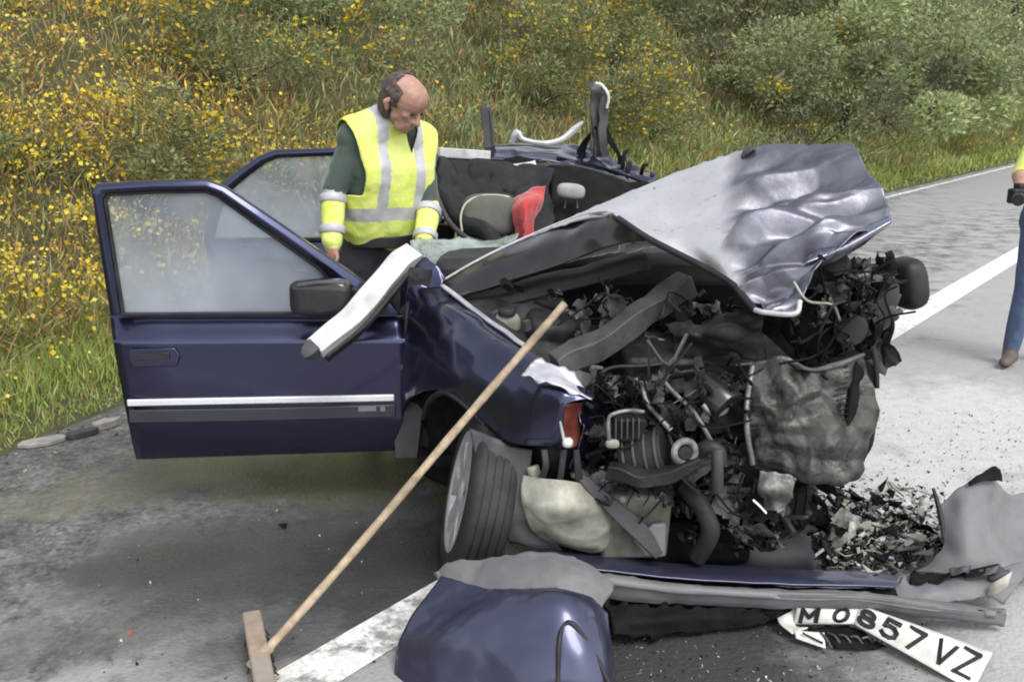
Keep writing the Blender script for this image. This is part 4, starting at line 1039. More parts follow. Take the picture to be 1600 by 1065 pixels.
# washer tank, box beside it, diagonal bracket
wt = sheet('washer_tank', [[(818, 742, 2.84), (850, 748, 2.78), (890, 752, 2.77), (930, 762, 2.79), (948, 775, 2.83)], [(814, 775, 2.80), (850, 775, 2.745), (890, 778, 2.735), (930, 788, 2.75), (952, 800, 2.80)],
                            [(820, 812, 2.79), (850, 815, 2.735), (890, 815, 2.72), (930, 820, 2.74), (950, 830, 2.80)], [(838, 842, 2.80), (865, 846, 2.75), (900, 850, 2.745), (930, 852, 2.76), (948, 852, 2.81)], [(850, 850, 2.84), (870, 855, 2.80), (900, 858, 2.80), (930, 860, 2.81), (945, 858, 2.84)]],
           'tank', car, n=49, m=49, crush=dict(seed=9, n=26, slope=0.4, hv=0.01), wob=0.006, thick=0.02)
cyl('tank_neck', at(838, 748, 2.82), at(832, 728, 2.83), 0.02, 'tank', wt)
box('side_box', at(990, 812, 2.85), (0.21, 0.12, 0.22), 'tank2', car, (0.05, 0.02, 0.08), 0.012, 0.004)
rounded_box('box_plug', at(973, 780, 2.755), (0.022, 0.02, 0.022), 'tank', car, None, 2.4)
beam('diagonal_bracket', [(905, 742, 2.78), (950, 785, 2.755), (1000, 830, 2.745), (1030, 868, 2.75)], 0.05, 0.012, 'dark_grey', car, up=(0.2, -1, 0.1), taper=(0.5, 0.9, 1.1, 0.6))
plate_poly('bracket_foot', A((990, 845, 2.75), (1020, 820, 2.76), (1041, 818, 2.77), (1040, 868, 2.76), (1026, 872, 2.75), (1008, 868, 2.75)), 0.02, (0, 1, 0), 'grey_plastic', car, 0.006)
# radiator pushed out of the front
sheet('radiator', [[(1172, 572, 2.88), (1215, 562, 2.86), (1262, 578, 2.84), (1300, 572, 2.82), (1345, 556, 2.84)], [(1166, 625, 2.82), (1220, 625, 2.78), (1270, 630, 2.76), (1310, 625, 2.76), (1362, 610, 2.80)],
                   [(1168, 680, 2.78), (1220, 680, 2.74), (1275, 685, 2.72), (1320, 680, 2.72), (1368, 660, 2.78)], [(1178, 728, 2.78), (1225, 735, 2.73), (1280, 748, 2.68), (1332, 742, 2.68), (1352, 705, 2.76)],
                   [(1190, 740, 2.80), (1230, 748, 2.76), (1285, 760, 2.72), (1335, 752, 2.72), (1345, 735, 2.76)]],
      pmat('radiator core', (0.09, 0.088, 0.082), (0.022, 0.0215, 0.021), rough=0.36, metal=0.75, scale=16, bump=0.5, bscale=45, dirt=(0.075, 0.07, 0.06), dirt_amt=0.35, dscale=10), eng, n=81, m=81, crumple=0.05, lam=0.10, seed=18, crush=dict(seed=2, n=34, slope=0.5, hv=0.014, stretch=(0, 0, 1), k=1.5), thick=0.014, wob=0.004)
for k in range(22):
    f = k / 21
    tube('radiator_tube', [at(1172 + 0 * f, 578 + 150 * f, 2.872 - 0.10 * f), at(1222, 572 + 168 * f, 2.845 - 0.115 * f), at(1275, 584 + 165 * f, 2.825 - 0.13 * f), at(1325, 572 + 172 * f, 2.805 - 0.12 * f)], 0.0018, 'engine', eng, px=False, nseg=4, n=9)
sheet('radiator_tank', [[(1335, 560, 2.83), (1352, 575, 2.84), (1362, 600, 2.86)], [(1330, 640, 2.75), (1358, 640, 2.79), (1370, 640, 2.84)], [(1322, 700, 2.72), (1350, 705, 2.76), (1364, 690, 2.82)], [(1326, 730, 2.71), (1340, 735, 2.74), (1352, 715, 2.80)]], 'soot', eng, wob=0.01, thick=0.02)
tube('radiator_top', [(1150, 570, 2.87), (1190, 566, 2.86), (1225, 560, 2.84), (1265, 577, 2.82), (1305, 570, 2.80), (1350, 553, 2.82)], [0.004, 0.007, 0.009, 0.006, 0.010, 0.006], 'alu', eng)
tube('radiator_edge', [(1176, 572, 2.86), (1168, 620, 2.81), (1167, 670, 2.77), (1176, 725, 2.77)], 0.009, 'alu', eng)
cyl('fan_hub', at(1150, 640, 2.95), at(1150, 640, 2.88), 0.10, 'soot', eng, 24)
sheet('fan_shroud', [[(1120, 580, 2.98), (1150, 575, 2.97), (1180, 575, 2.95)], [(1115, 660, 2.95), (1140, 660, 2.92), (1175, 660, 2.9)], [(1120, 760, 2.9), (1150, 765, 2.88), (1190, 765, 2.86)], [(1120, 800, 2.9), (1150, 805, 2.88), (1200, 805, 2.86)]], 'black', eng, wob=0.02)
sheet('crumpled_foil', [[(1186, 738, 2.73), (1215, 740, 2.70), (1246, 746, 2.70)], [(1184, 765, 2.71), (1212, 770, 2.68), (1238, 772, 2.69)], [(1195, 795, 2.71), (1212, 802, 2.69), (1226, 800, 2.70)]], 'alu', eng, n=25, m=25, crumple=0.04, lam=0.08, seed=22, edge=0.012)
beam('bright_splinter', [(1176, 780, 2.69), (1187, 790, 2.68), (1198, 802, 2.67)], 0.010, 0.006, 'chrome', eng)
# left front: lamp back, torn hoses, mirror beyond
rounded_box('lamp_housing', at(1290, 500, 2.95), (0.26, 0.2, 0.22), 'soot', eng, (0.2, 0.1, 0.3), 3.0)
rounded_box('lamp_housing', at(1345, 470, 3.0), (0.20, 0.2, 0.24), 'black', eng, (0.0, 0.3, 0.2), 2.6)
cyl('lamp_socket', at(1310, 420, 2.95), at(1302, 410, 2.85), 0.045, 'engine', eng)
cyl('lamp_socket', at(1335, 510, 2.88), at(1328, 515, 2.80), 0.05, 'black', eng)
sheet('torn_plate', [[(1370, 405, 3.05), (1385, 400, 3.0), (1398, 410, 3.0)], [(1362, 460, 3.0), (1385, 460, 2.93), (1402, 455, 2.96)], [(1360, 510, 3.0), (1380, 520, 2.95), (1396, 500, 2.98)]], 'grey_steel', eng, n=25, m=25, crumple=0.06, lam=0.1, seed=24, edge=0.02)
lmr = rounded_box('left_mirror', at(1418, 442, 3.32), (0.10, 0.15, 0.185), 'black', car, (0.0, -0.25, 0.3), 3.2)
beam('left_mirror_arm', [(1410, 455, 3.36), (1385, 470, 3.45), (1340, 480, 3.7)], 0.05, 0.04, 'black', lmr)
sheet('left_wing', [[(1180, 490, 3.5), (1260, 430, 3.5), (1340, 420, 3.5), (1390, 440, 3.45)], [(1190, 560, 3.3), (1260, 520, 3.3), (1330, 520, 3.25), (1395, 510, 3.2)], [(1190, 640, 3.2), (1260, 640, 3.15), (1330, 640, 3.1), (1355, 640, 3.1)], [(1190, 740, 3.1), (1260, 750, 3.1), (1320, 740, 3.05), (1350, 720, 3.05)]], 'soot', car, n=41, m=41, crumple=0.1, lam=0.2, seed=30)
# many small torn pieces in the bay: each one real, joined as the uncountable rest
Vv, Ff, mi = [], [], []
rg = np.random.default_rng(77)
for k in range(210):
    zone = rg.random()
    if zone < 0.35: px, py, Y = rg.uniform(1245, 1385), rg.uniform(415, 550), rg.uniform(2.82, 3.05)
    elif zone < 0.7: px, py, Y = rg.uniform(900, 1170), rg.uniform(560, 790), rg.uniform(2.80, 3.05)
    elif zone < 0.85: px, py, Y = rg.uniform(740, 1180), rg.uniform(440, 560), rg.uniform(3.2, 3.5)
    else: px, py, Y = rg.uniform(1050, 1330), rg.uniform(750, 860), rg.uniform(2.8, 3.0)
    if px < 1000 and py > 400 + (px - 600) * 0.62 and py < 660 and px < 900: continue
    c_ = at(px, py, Y)
    off = sum(len(v) for v in Vv)
    if rg.random() < 0.55:
        V, F_ = boxv(c_, (rg.uniform(0.008, 0.05), rg.uniform(0.006, 0.03), rg.uniform(0.004, 0.03)), rg.uniform(-1.5, 1.5, 3))
    else:
        d = rg.normal(size=3) * rg.uniform(0.015, 0.045)
        V, F_ = ring_tube(crm(np.array([c_ - d, c_ + rg.normal(0, 0.03, 3), c_ + d * np.array((1, 1, -1))]), 7), rg.uniform(0.003, 0.011), 5)
    Vv.append(V); Ff.extend([tuple(i + off for i in f) for f in F_]); mi.extend([int(rg.choice([0, 0, 0, 1, 1, 2, 3], ))] * len(F_))
for k in range(240):
    zone = rg.random()
    if zone < 0.3: px, py, Y = rg.uniform(1250, 1380), rg.uniform(420, 550), rg.uniform(2.80, 2.98)
    elif zone < 0.65: px, py, Y = rg.uniform(920, 1160), rg.uniform(590, 790), rg.uniform(2.78, 2.96)
    elif zone < 0.85: px, py, Y = rg.uniform(900, 1150), rg.uniform(470, 560), rg.uniform(3.1, 3.35)
    else: px, py, Y = rg.uniform(1080, 1320), rg.uniform(750, 850), rg.uniform(2.78, 2.95)
    c_ = at(px, py, Y)
    e1 = rg.normal(size=3); e1 /= np.linalg.norm(e1); e2 = np.cross(e1, rg.normal(size=3)); e2 /= np.linalg.norm(e2)
    sz = rg.uniform(0.025, 0.075)
    a_, b_ = np.meshgrid(np.linspace(-1, 1, 8), np.linspace(-0.6, 0.6, 7), indexing='ij')
    Gq = c_ + a_[..., None] * e1 * sz + b_[..., None] * e2 * sz
    Gq = Gq + np.cross(e1, e2) * (0.5 * sz * folds(Gq, 200 + k, 4, sz))[..., None] + 0.006 * rg.normal(size=Gq.shape)
    off = sum(len(v) for v in Vv)
    F_ = gridfaces(8, 7) + off
    Vv.append(Gq.reshape(-1, 3)); Ff.extend([tuple(f) for f in F_]); mi.extend([int(rg.choice([0, 1, 1, 2, 2, 3]))] * len(F_))
for k in range(100):
    zone = rg.random()
    if zone < 0.35: px, py, Y = rg.uniform(1250, 1380), rg.uniform(420, 550), rg.uniform(2.78, 2.95)
    elif zone < 0.8: px, py, Y = rg.uniform(930, 1160), rg.uniform(580, 800), rg.uniform(2.72, 2.9)
    else: px, py, Y = rg.uniform(900, 1150), rg.uniform(460, 560), rg.uniform(3.0, 3.3)
    c_ = at(px, py, Y); d = rg.normal(size=3) * 0.05
    V, F_ = ring_tube(crm(np.array([c_ - d, c_ - d * 0.3 + rg.normal(0, 0.03, 3), c_ + d * 0.4 + rg.normal(0, 0.03, 3), c_ + d]), 13), rg.uniform(0.0018, 0.005), 5)
    off = sum(len(v) for v in Vv)
    Vv.append(V); Ff.extend([tuple(i + off for i in f) for f in F_]); mi.extend([int(rg.choice([0, 0, 0, 0, 0, 1, 2]))] * len(F_))
sc_ = mesh('small_torn_parts', np.concatenate(Vv), Ff, 'soot', eng, mats=['engine', 'grey_steel', 'alu'], midx=mi, auto=40)
sc_['kind'] = 'stuff'

# ================================================================== THINGS LYING AROUND THE CAR
# ---------- torn-off front bumper
bp_ = thing('torn_off_bumper', 'torn off blue front bumper with grey strip lying before the car', 'bumper', az(1000, 1000))
sheet('corner_shell', [[(690, 900, 2.66), (730, 908, 2.57), (800, 915, 2.47), (870, 916, 2.41), (920, 930, 2.39), (952, 958, 2.40)],
                       [(664, 935, 2.60), (720, 940, 2.50), (800, 934, 2.40), (872, 930, 2.35), (924, 950, 2.345), (955, 985, 2.37)],
                       [(642, 965, 2.56), (710, 965, 2.44), (800, 958, 2.345), (878, 955, 2.30), (930, 985, 2.30), (956, 1015, 2.335)],
                       [(622, 1005, 2.50), (700, 1005, 2.38), (800, 1005, 2.285), (884, 1005, 2.245), (938, 1030, 2.25), (960, 1050, 2.29)],
                       [(613, 1050, 2.45), (700, 1058, 2.33), (800, 1062, 2.24), (890, 1062, 2.205), (944, 1072, 2.215), (964, 1080, 2.255)],
                       [(618, 1085, 2.41), (700, 1100, 2.29), (800, 1112, 2.22), (894, 1114, 2.195), (948, 1110, 2.20), (966, 1108, 2.235)]],
      'paint_bumper', bp_, n=81, m=91, wob=0.005, thick=0.006, crush=dict(seed=14, n=16, slope=0.10, hv=0.006, stretch=(0.9, 0.2, 0.3), k=3.0), edge=0.004)
tube('lamp_slot_rim', [(872, 1085, 2.190), (873, 1010, 2.235), (880, 978, 2.275), (896, 975, 2.275), (925, 1015, 2.255), (948, 1060, 2.225), (958, 1085, 2.22)], 0.007, 'black', bp_)
sheet('corner_strip', [[(688, 893, 2.70), (704, 880, 2.69), (760, 870, 2.63), (830, 865, 2.57), (880, 864, 2.54), (920, 878, 2.52), (962, 912, 2.50)],
                       [(687, 912, 2.66), (720, 900, 2.61), (780, 893, 2.53), (840, 889, 2.47), (884, 890, 2.44), (922, 904, 2.43), (956, 928, 2.44)],
                       [(688, 930, 2.62), (725, 926, 2.55), (790, 921, 2.46), (850, 918, 2.40), (890, 922, 2.375), (918, 936, 2.375), (942, 950, 2.39)]], 'grey_plastic', bp_, n=31, m=71, wob=0.006, thick=0.02, edge=0.008, crush=dict(seed=15, n=14, slope=0.09, hv=0.004))
sheet('bumper_lip', [[(856, 858, 2.78), (930, 866, 2.80), (1050, 878, 2.82), (1230, 887, 2.82), (1330, 892, 2.82), (1408, 898, 2.82)],
                     [(862, 868, 2.72), (935, 880, 2.74), (1050, 892, 2.75), (1230, 902, 2.75), (1330, 905, 2.75), (1405, 908, 2.76)],
                     [(868, 878, 2.70), (940, 889, 2.71), (1050, 902, 2.72), (1230, 913, 2.72), (1330, 914, 2.72), (1400, 916, 2.73)]], 'paint_bumper', bp_, n=17, m=81, wob=0.004, thick=0.008)
sheet('bumper_strip', [[(936, 892, 2.69), (1050, 908, 2.70), (1230, 920, 2.70), (1345, 924, 2.70), (1450, 938, 2.70), (1572, 952, 2.72)],
                       [(938, 904, 2.64), (1050, 918, 2.65), (1230, 929, 2.65), (1345, 932, 2.65), (1450, 946, 2.65), (1572, 960, 2.67)],
                       [(938, 906, 2.635), (1050, 920, 2.645), (1230, 931, 2.645), (1345, 934, 2.645), (1450, 948, 2.645), (1572, 962, 2.665)],
                       [(940, 924, 2.645), (1050, 936, 2.655), (1230, 944, 2.655), (1345, 946, 2.655), (1450, 960, 2.655), (1570, 974, 2.665)],
                       [(944, 934, 2.66), (1050, 944, 2.67), (1230, 950, 2.67), (1345, 951, 2.67), (1450, 964, 2.67), (1570, 977, 2.68)]], 'grey_plastic', bp_, n=33, m=101, wob=0.004, thick=0.012, edge=0.003, crush=dict(seed=16, n=18, slope=0.06, hv=0.003))
sheet('bumper_back', [[(900, 890, 2.76), (1050, 905, 2.76), (1230, 916, 2.76), (1400, 920, 2.76)], [(930, 935, 2.70), (1050, 944, 2.70), (1230, 950, 2.70), (1400, 955, 2.70)], [(945, 985, 2.64), (1050, 985, 2.66), (1150, 975, 2.69), (1230, 968, 2.72)]], 'soot', bp_, wob=0.012, n=21, m=41, thick=0.01)
sheet('lower_shade_face', [[(945, 940, 2.66), (1000, 945, 2.66), (1100, 950, 2.66), (1215, 955, 2.68)], [(952, 966, 2.60), (1010, 968, 2.60), (1100, 966, 2.64), (1205, 966, 2.68)], [(960, 990, 2.56), (1020, 992, 2.60), (1100, 984, 2.65), (1190, 976, 2.68)]], 'soot', bp_, crumple=0.04, lam=0.1, seed=12, thick=0.01, n=25, m=57, edge=0.03)  # black lower face; the shadow beneath the strip is put into it
# its broken right end
sheet('broken_end', [[(1385, 905, 2.80), (1440, 905, 2.82), (1500, 895, 2.84), (1560, 885, 2.86), (1600, 880, 2.88)], [(1390, 925, 2.74), (1440, 925, 2.74), (1500, 915, 2.76), (1550, 910, 2.78), (1598, 905, 2.82)], [(1400, 936, 2.72), (1450, 940, 2.71), (1510, 936, 2.72), (1545, 932, 2.74), (1570, 940, 2.76)]], 'grey_plastic', bp_, n=25, m=49, crumple=0.045, lam=0.14, seed=45, edge=0.012)
tube('broken_edge', [(1450, 905, 2.82), (1500, 897, 2.82), (1560, 884, 2.84)], 0.009, 'soot', bp_)
sheet('torn_lamp', [[(1546, 915, 2.74), (1562, 904, 2.74), (1580, 892, 2.76)], [(1542, 930, 2.72), (1556, 928, 2.71), (1574, 915, 2.73)]], 'tank', bp_, crumple=0.02, wob=0.01, n=13, m=17)
for k in range(9):
    x = 1375 + 24 * k + random.uniform(-8, 8); y = 912 - 0.11 * (x - 1375) + random.uniform(-8, 10)
    sheet('torn_shard', [[(x - 18, y - 4, 2.80), (x, y - 8, 2.80), (x + 18, y - 10, 2.80)], [(x - 16, y + 5, 2.78), (x, y + 4, 2.77), (x + 16, y - 1, 2.78)]], random.choice(['soot', 'dark_grey', 'grey_steel', 'black']), bp_, n=7, m=9, crumple=0.04, lam=0.06, seed=50 + k, edge=0.012)

# ---------- number plate, folded
pl = thing('number_plate', 'bent white number plate reading M 0857 VZ on the road', 'number plate', az(1400, 1010))
# two flat wings joined at a fold near the second character
q00, q10 = az(1344, 944, 0.10), az(1334, 974, 0.055)          # fold edge: top, bottom
q01, q11 = az(1552, 1018, 0.03), az(1520, 1078, 0.012)        # right end: top, bottom
l00, l10 = az(1246, 945, 0.10), az(1240, 975, 0.03)           # left end: top, bottom
def lerp(a, b, f): return np.array(a) * (1 - f) + np.array(b) * f
def plate_pt(f, g):                                            # f 0..1 along the right wing, g 0 top .. 1 bottom
    return lerp(lerp(q00, q01, f), lerp(q10, q11, f), g)
def left_pt(f, g):
    return lerp(lerp(l00, q00, f), lerp(l10, q10, f), g)
pn = np.cross(q11 - q10, q00 - q10); pn /= np.linalg.norm(pn)
if pn[2] < 0: pn = -pn
ln_ = np.cross(q10 - l10, l00 - l10); ln_ /= np.linalg.norm(ln_)
if np.dot(ln_, CAMP - l10) < 0: ln_ = -ln_
sheet('plate_wing', [[tuple(plate_pt(f, g)) for f in np.linspace(0, 1, 5)] for g in np.linspace(0, 1, 3)], 'plate', pl, px=False, n=9, m=17, thick=0.003, wob=0.0012)
sheet('plate_wing', [[tuple(left_pt(f, g)) for f in np.linspace(0, 1, 4)] for g in np.linspace(0, 1, 3)], 'plate', pl, px=False, n=9, m=13, thick=0.003, wob=0.0012)
# curled nose of the plate and the flap folded under it
sheet('plate_nose', [[(1214, 962, 2.70), (1230, 952, 2.70), (1246, 946, 2.70)], [(1218, 974, 2.66), (1230, 976, 2.66), (1242, 976, 2.67)], [(1238, 990, 2.62), (1252, 984, 2.63), (1262, 980, 2.64)]], 'plate', pl, n=13, m=13, wob=0.006)
sheet('plate_flap', [[(1240, 984, 2.63), (1262, 986, 2.62), (1288, 988, 2.62)], [(1244, 996, 2.60), (1266, 1004, 2.58), (1290, 1012, 2.565)]], 'plate', pl, n=9, m=17, wob=0.003)
beam('flap_mark', [at(1254, 988, 2.604), at(1270, 996, 2.59), at(1286, 1004, 2.575)], 0.006, 0.003, 'ink', pl, px=False, bevel=0)
def glyph(ch, org, ex, ey, nrm, size):
    """raised character on the plate: strokes in a unit box"""
    ST = {'M': [[(0, 0), (0, 1)], [(0, 1), (0.5, 0.35)], [(0.5, 0.35), (1, 1)], [(1, 1), (1, 0)]],
          '0': [[(0.5 + 0.5 * math.sin(a), 0.5 + 0.5 * math.cos(a)) for a in np.linspace(0, 2 * math.pi, 17)]],
          '8': [[(0.5 + 0.42 * math.sin(a), 0.76 + 0.24 * math.cos(a)) for a in np.linspace(0, 2 * math.pi, 15)], [(0.5 + 0.5 * math.sin(a), 0.27 + 0.27 * math.cos(a)) for a in np.linspace(0, 2 * math.pi, 15)]],
          '5': [[(0.95, 1), (0.15, 1)], [(0.15, 1), (0.08, 0.56)], [(0.08, 0.56), (0.35, 0.65), (0.7, 0.63), (0.95, 0.42), (0.9, 0.14), (0.6, 0), (0.25, 0.02), (0, 0.18)]],
          '7': [[(0, 1), (1, 1)], [(1, 1), (0.35, 0)]],
          'V': [[(0, 1), (0.5, 0)], [(0.5, 0), (1, 1)]],
          'Z': [[(0, 1), (1, 1)], [(1, 1), (0, 0)], [(0, 0), (1, 0)]]}[ch]
    Vv, Ff = [], []
    wd = 0.0070 * size
    for st in ST:
        P_ = [np.array(org) + ex * a + ey * b + nrm * 0.0012 for a, b in st]
        for a, b in zip(P_[:-1], P_[1:]):
            d = b - a; d = d / (np.linalg.norm(d) + 1e-9); s_ = np.cross(nrm, d) * wd
            o_ = len(Vv)
            a2, b2 = a - d * wd * 0.6, b + d * wd * 0.6
            Vv += [a2 - s_, b2 - s_, b2 + s_, a2 + s_]; Vv += [v + nrm * 0.0016 for v in Vv[o_:o_ + 4]]
            Ff += [(o_, o_ + 1, o_ + 2, o_ + 3), (o_ + 4, o_ + 7, o_ + 6, o_ + 5), (o_, o_ + 4, o_ + 5, o_ + 1), (o_ + 1, o_ + 5, o_ + 6, o_ + 2), (o_ + 2, o_ + 6, o_ + 7, o_ + 3), (o_ + 3, o_ + 7, o_ + 4, o_)]
    return mesh('character', np.array(Vv), Ff, 'ink', pl, smooth=False)
for ch, f0, f1 in (('8', 0.03, 0.15), ('5', 0.22, 0.345), ('7', 0.41, 0.535), ('V', 0.64, 0.77), ('Z', 0.82, 0.94)):
    a = plate_pt(f0, 0.82); glyph(ch, a, plate_pt(f1, 0.82) - a, plate_pt(f0, 0.16) - a, pn, 1.0)
for ch, f0, f1 in (('M', 0.10, 0.36), ('0', 0.64, 0.86)):
    a = left_pt(f0, 0.86); glyph(ch, a, left_pt(f1, 0.86) - a, left_pt(f0, 0.2) - a, ln_, 0.9)
# black frame remains under the plate
fr_ = bpy.data.objects.new('plate_frame', None); link(fr_, pl, az(1330, 990))
sheet('frame_scrap', [[az(1262, 980, 0.03), az(1300, 978, 0.03), az(1335, 978, 0.04)], [az(1290, 1000, 0.02), az(1330, 1000, 0.02), az(1385, 1004, 0.02)], [az(1310, 1012, 0.012), az(1345, 1014, 0.012), az(1380, 1010, 0.012)]], 'soot', fr_, px=False, crumple=0.02, n=17, m=21, edge=0.012, wob=0.006)
for k in range(6):
    a = az(1275 + 18 * k, 985 + 3 * k, 0.03); b = az(1300 + 16 * k, 1012 - 2 * k, 0.012)
    tube('frame_rib', [a, (a + b) / 2 + np.array((0, 0, 0.012)), b], 0.004, 'dark_grey', fr_, px=False, nseg=5)

# ---------- broom leaning on the wing
bm_base = az(398, 1030, 0.055)
br = thing('broom', 'wooden broom leaning against the crumpled wing', 'broom', (bm_base[0], bm_base[1], 0))
V, F_ = ring_tube(np.array([lerp(at(392, 1042, bm_base[1] - 0.02), at(881, 474, 2.93), f) + np.array((0.004 * math.sin(f * 7), 0, -0.009 * math.sin(f * 3.1))) for f in np.linspace(0, 1, 24)]), 0.0128 + 0.0008 * np.sin(np.arange(24) * 1.9), 12)
mesh('handle', V, F_, 'wood', br, auto=50)
cyl('socket', lerp(at(392, 1042, bm_base[1] - 0.02), at(881, 474, 2.93), 0.0), lerp(at(392, 1042, bm_base[1] - 0.02), at(881, 474, 2.93), 0.055), 0.0185, 'wood_dirty', br)
h0, h1 = az(393, 962, 0.07), az(420, 1100, 0.07)
beam('head', [h0, lerp(h0, h1, 0.5), h1], 0.055, 0.04, 'wood_dirty', br, px=False, bevel=0.006)
V, F_ = [], []
Vv, Ff = [], []
hd_ = (h1 - h0) / np.linalg.norm(h1 - h0); hs_ = np.cross(hd_, (0, 0, 1))
for k in range(260):
    f = RNG.random(); s_ = RNG.uniform(-0.022, 0.022)
    a = lerp(h0, h1, 0.03 + 0.94 * f) + hs_ * s_; a[2] = 0.052
    b = a + hs_ * (s_ * 0.7 - 0.01) + np.array((RNG.normal(0, 0.004), RNG.normal(0, 0.004), 0)); b[2] = 0.003
    V, F_ = ring_tube(np.array([a, b]), 0.0022, 4)
    o_ = 8 * k
    Vv.append(V); Ff.extend([tuple(i + o_ for i in q) for q in F_])
bs_ = mesh('bristles', np.concatenate(Vv), Ff, 'bristle', br); bs_['kind'] = 'stuff'

# ---------- torn wheel arch lining on the right
li = thing('torn_plastic_panel', 'big curved grey plastic panel torn off and standing on the road', 'plastic panel', az(1530, 905))
sheet('panel_shell', [[(1462, 800, 3.02), (1500, 762, 3.05), (1545, 742, 3.10), (1580, 770, 3.15), (1660, 760, 3.2)], [(1474, 830, 2.96), (1505, 800, 2.96), (1540, 795, 3.0), (1585, 815, 3.08), (1660, 800, 3.14)],
                      [(1470, 862, 2.92), (1510, 852, 2.88), (1550, 850, 2.90), (1600, 862, 2.98), (1660, 850, 3.06)], [(1430, 892, 2.90), (1500, 898, 2.83), (1560, 892, 2.84), (1620, 888, 2.90), (1670, 880, 3.0)]], 'grey_plastic', li, n=41, m=57, wob=0.014, crumple=0.015, lam=0.25, seed=61, edge=0.006)
sheet('dark_corner', [[(1513, 752, 3.04), (1530, 742, 3.05), (1550, 728, 3.07), (1562, 732, 3.09)], [(1514, 758, 3.03), (1532, 752, 3.03), (1552, 750, 3.06), (1566, 752, 3.09)]], 'soot', li, wob=0.005, n=9, m=13, edge=0.004)
tube('panel_edge', [(1458, 762, 3.04), (1464, 782, 3.02), (1472, 815, 2.97), (1474, 840, 2.94)], [0.005, 0.008, 0.008, 0.006], 'black', li)

# ---------- grey box shaped trim behind the bumper
gb = thing('grey_trim_piece', 'dark grey box shaped plastic piece between bumper and radiator', 'plastic piece', az(1170, 890))
sheet('trim_shell', [[(1118, 803, 3.06), (1165, 803, 3.06), (1205, 803, 3.06), (1262, 804, 3.06)], [(1106, 812, 3.0), (1160, 812, 2.99), (1205, 812, 2.99), (1266, 814, 3.0)], [(1086, 842, 2.96), (1150, 850, 2.94), (1205, 850, 2.94), (1268, 850, 2.95)], [(1080, 852, 2.95), (1150, 872, 2.93), (1205, 880, 2.92), (1275, 882, 2.93)], [(1080, 872, 2.97), (1150, 890, 2.95), (1205, 896, 2.94), (1275, 896, 2.95)]], 'dark_grey', gb, n=33, m=33, wob=0.002, thick=0.01)
beam('trim_joint', [at(1206, 806, 3.03), at(1206, 830, 2.955), at(1207, 852, 2.935)], 0.008, 0.004, 'soot', gb, up=(0, -1, 0.3), px=False, bevel=0)

# ---------- broken glass and plastic on the road
Vv, Ff, mi = [], [], []
rg = np.random.default_rng(91)
def chip(c, s):
    n_ = 4
    th = np.sort(rg.uniform(0, 2 * math.pi, n_))
    P_ = np.stack([np.cos(th), np.sin(th), rg.normal(0, 0.25, n_)], 1) * s * rg.uniform(0.5, 1.2, (n_, 1))
    P_ = P_ @ np.array(Matrix.Rotation(rg.uniform(-0.7, 0.7), 3, 'X') @ Matrix.Rotation(rg.uniform(-0.7, 0.7), 3, 'Y')).T
    P2 = P_ + np.array((0, 0, s * 0.18))
    V = np.concatenate([P_, P2]) + np.array(c)
    F_ = [(3, 2, 1, 0), (4, 5, 6, 7), (0, 1, 5, 4), (1, 2, 6, 5), (2, 3, 7, 6), (3, 0, 4, 7)]
    return V, F_
for k in range(3600):
    if k < 2600:
        px = rg.normal(1365, 70); py = rg.normal(832, 36)
        if px > 1490 or px < 1240 or py < 745: continue
        s = rg.uniform(0.004, 0.018) if rg.random() < 0.9 else rg.uniform(0.02, 0.05); z = 0.006 + abs(rg.normal(0, 0.028))
    elif k < 3000:
        px = rg.uniform(1370, 1600); py = rg.uniform(640, 800); s = rg.uniform(0.002, 0.008); z = 0.004
    else:
        px, py = (rg.uniform(150, 1000), rg.uniform(760, 1060)) if rg.random() < 0.4 else (rg.uniform(960, 1450), rg.uniform(965, 1064)); s = rg.uniform(0.0015, 0.007); z = 0.003
    V, F_ = chip(az(px, py, z), s)
    o_ = sum(len(v) for v in Vv)
    Vv.append(V); Ff.extend([tuple(i + o_ for i in q) for q in F_]); mi.extend([int(rg.choice([0, 0, 0, 1, 1, 1, 1, 3, 4, 4] if s > 0.02 else [0, 0, 1, 1, 1, 1, 2, 3, 3, 4]))] * 6)
db = mesh('broken_glass_and_grit', np.concatenate(Vv), Ff, 'tank', None, smooth=False, mats=['soot', 'alu', 'dark_grey', 'pale_metal'], midx=mi, origin=(0, 0, 0))
tag(db, 'heap of broken glass and plastic crumbs swept beside the bumper', 'debris', kind='stuff')
PC = [(1312, 838, 0.080, 'pale_metal', 'pale'), (1360, 812, 0.072, 'soot', 'black'), (1395, 850, 0.087, 'pale_metal', 'pale'), (1435, 822, 0.072, 'soot', 'black'), (1340, 868, 0.080, 'tank', 'cream'), (1420, 796, 0.045, 'dark_grey', 'black'),
      (1288, 800, 0.080, 'soot', 'black'), (1452, 850, 0.072, 'grey_plastic', 'pale'), (1300, 866, 0.058, 'tank', 'cream'), (1382, 880, 0.058, 'tank', 'cream'), (1340, 775, 0.072, 'soot', 'black'), (1405, 826, 0.058, 'pale_metal', 'pale')]
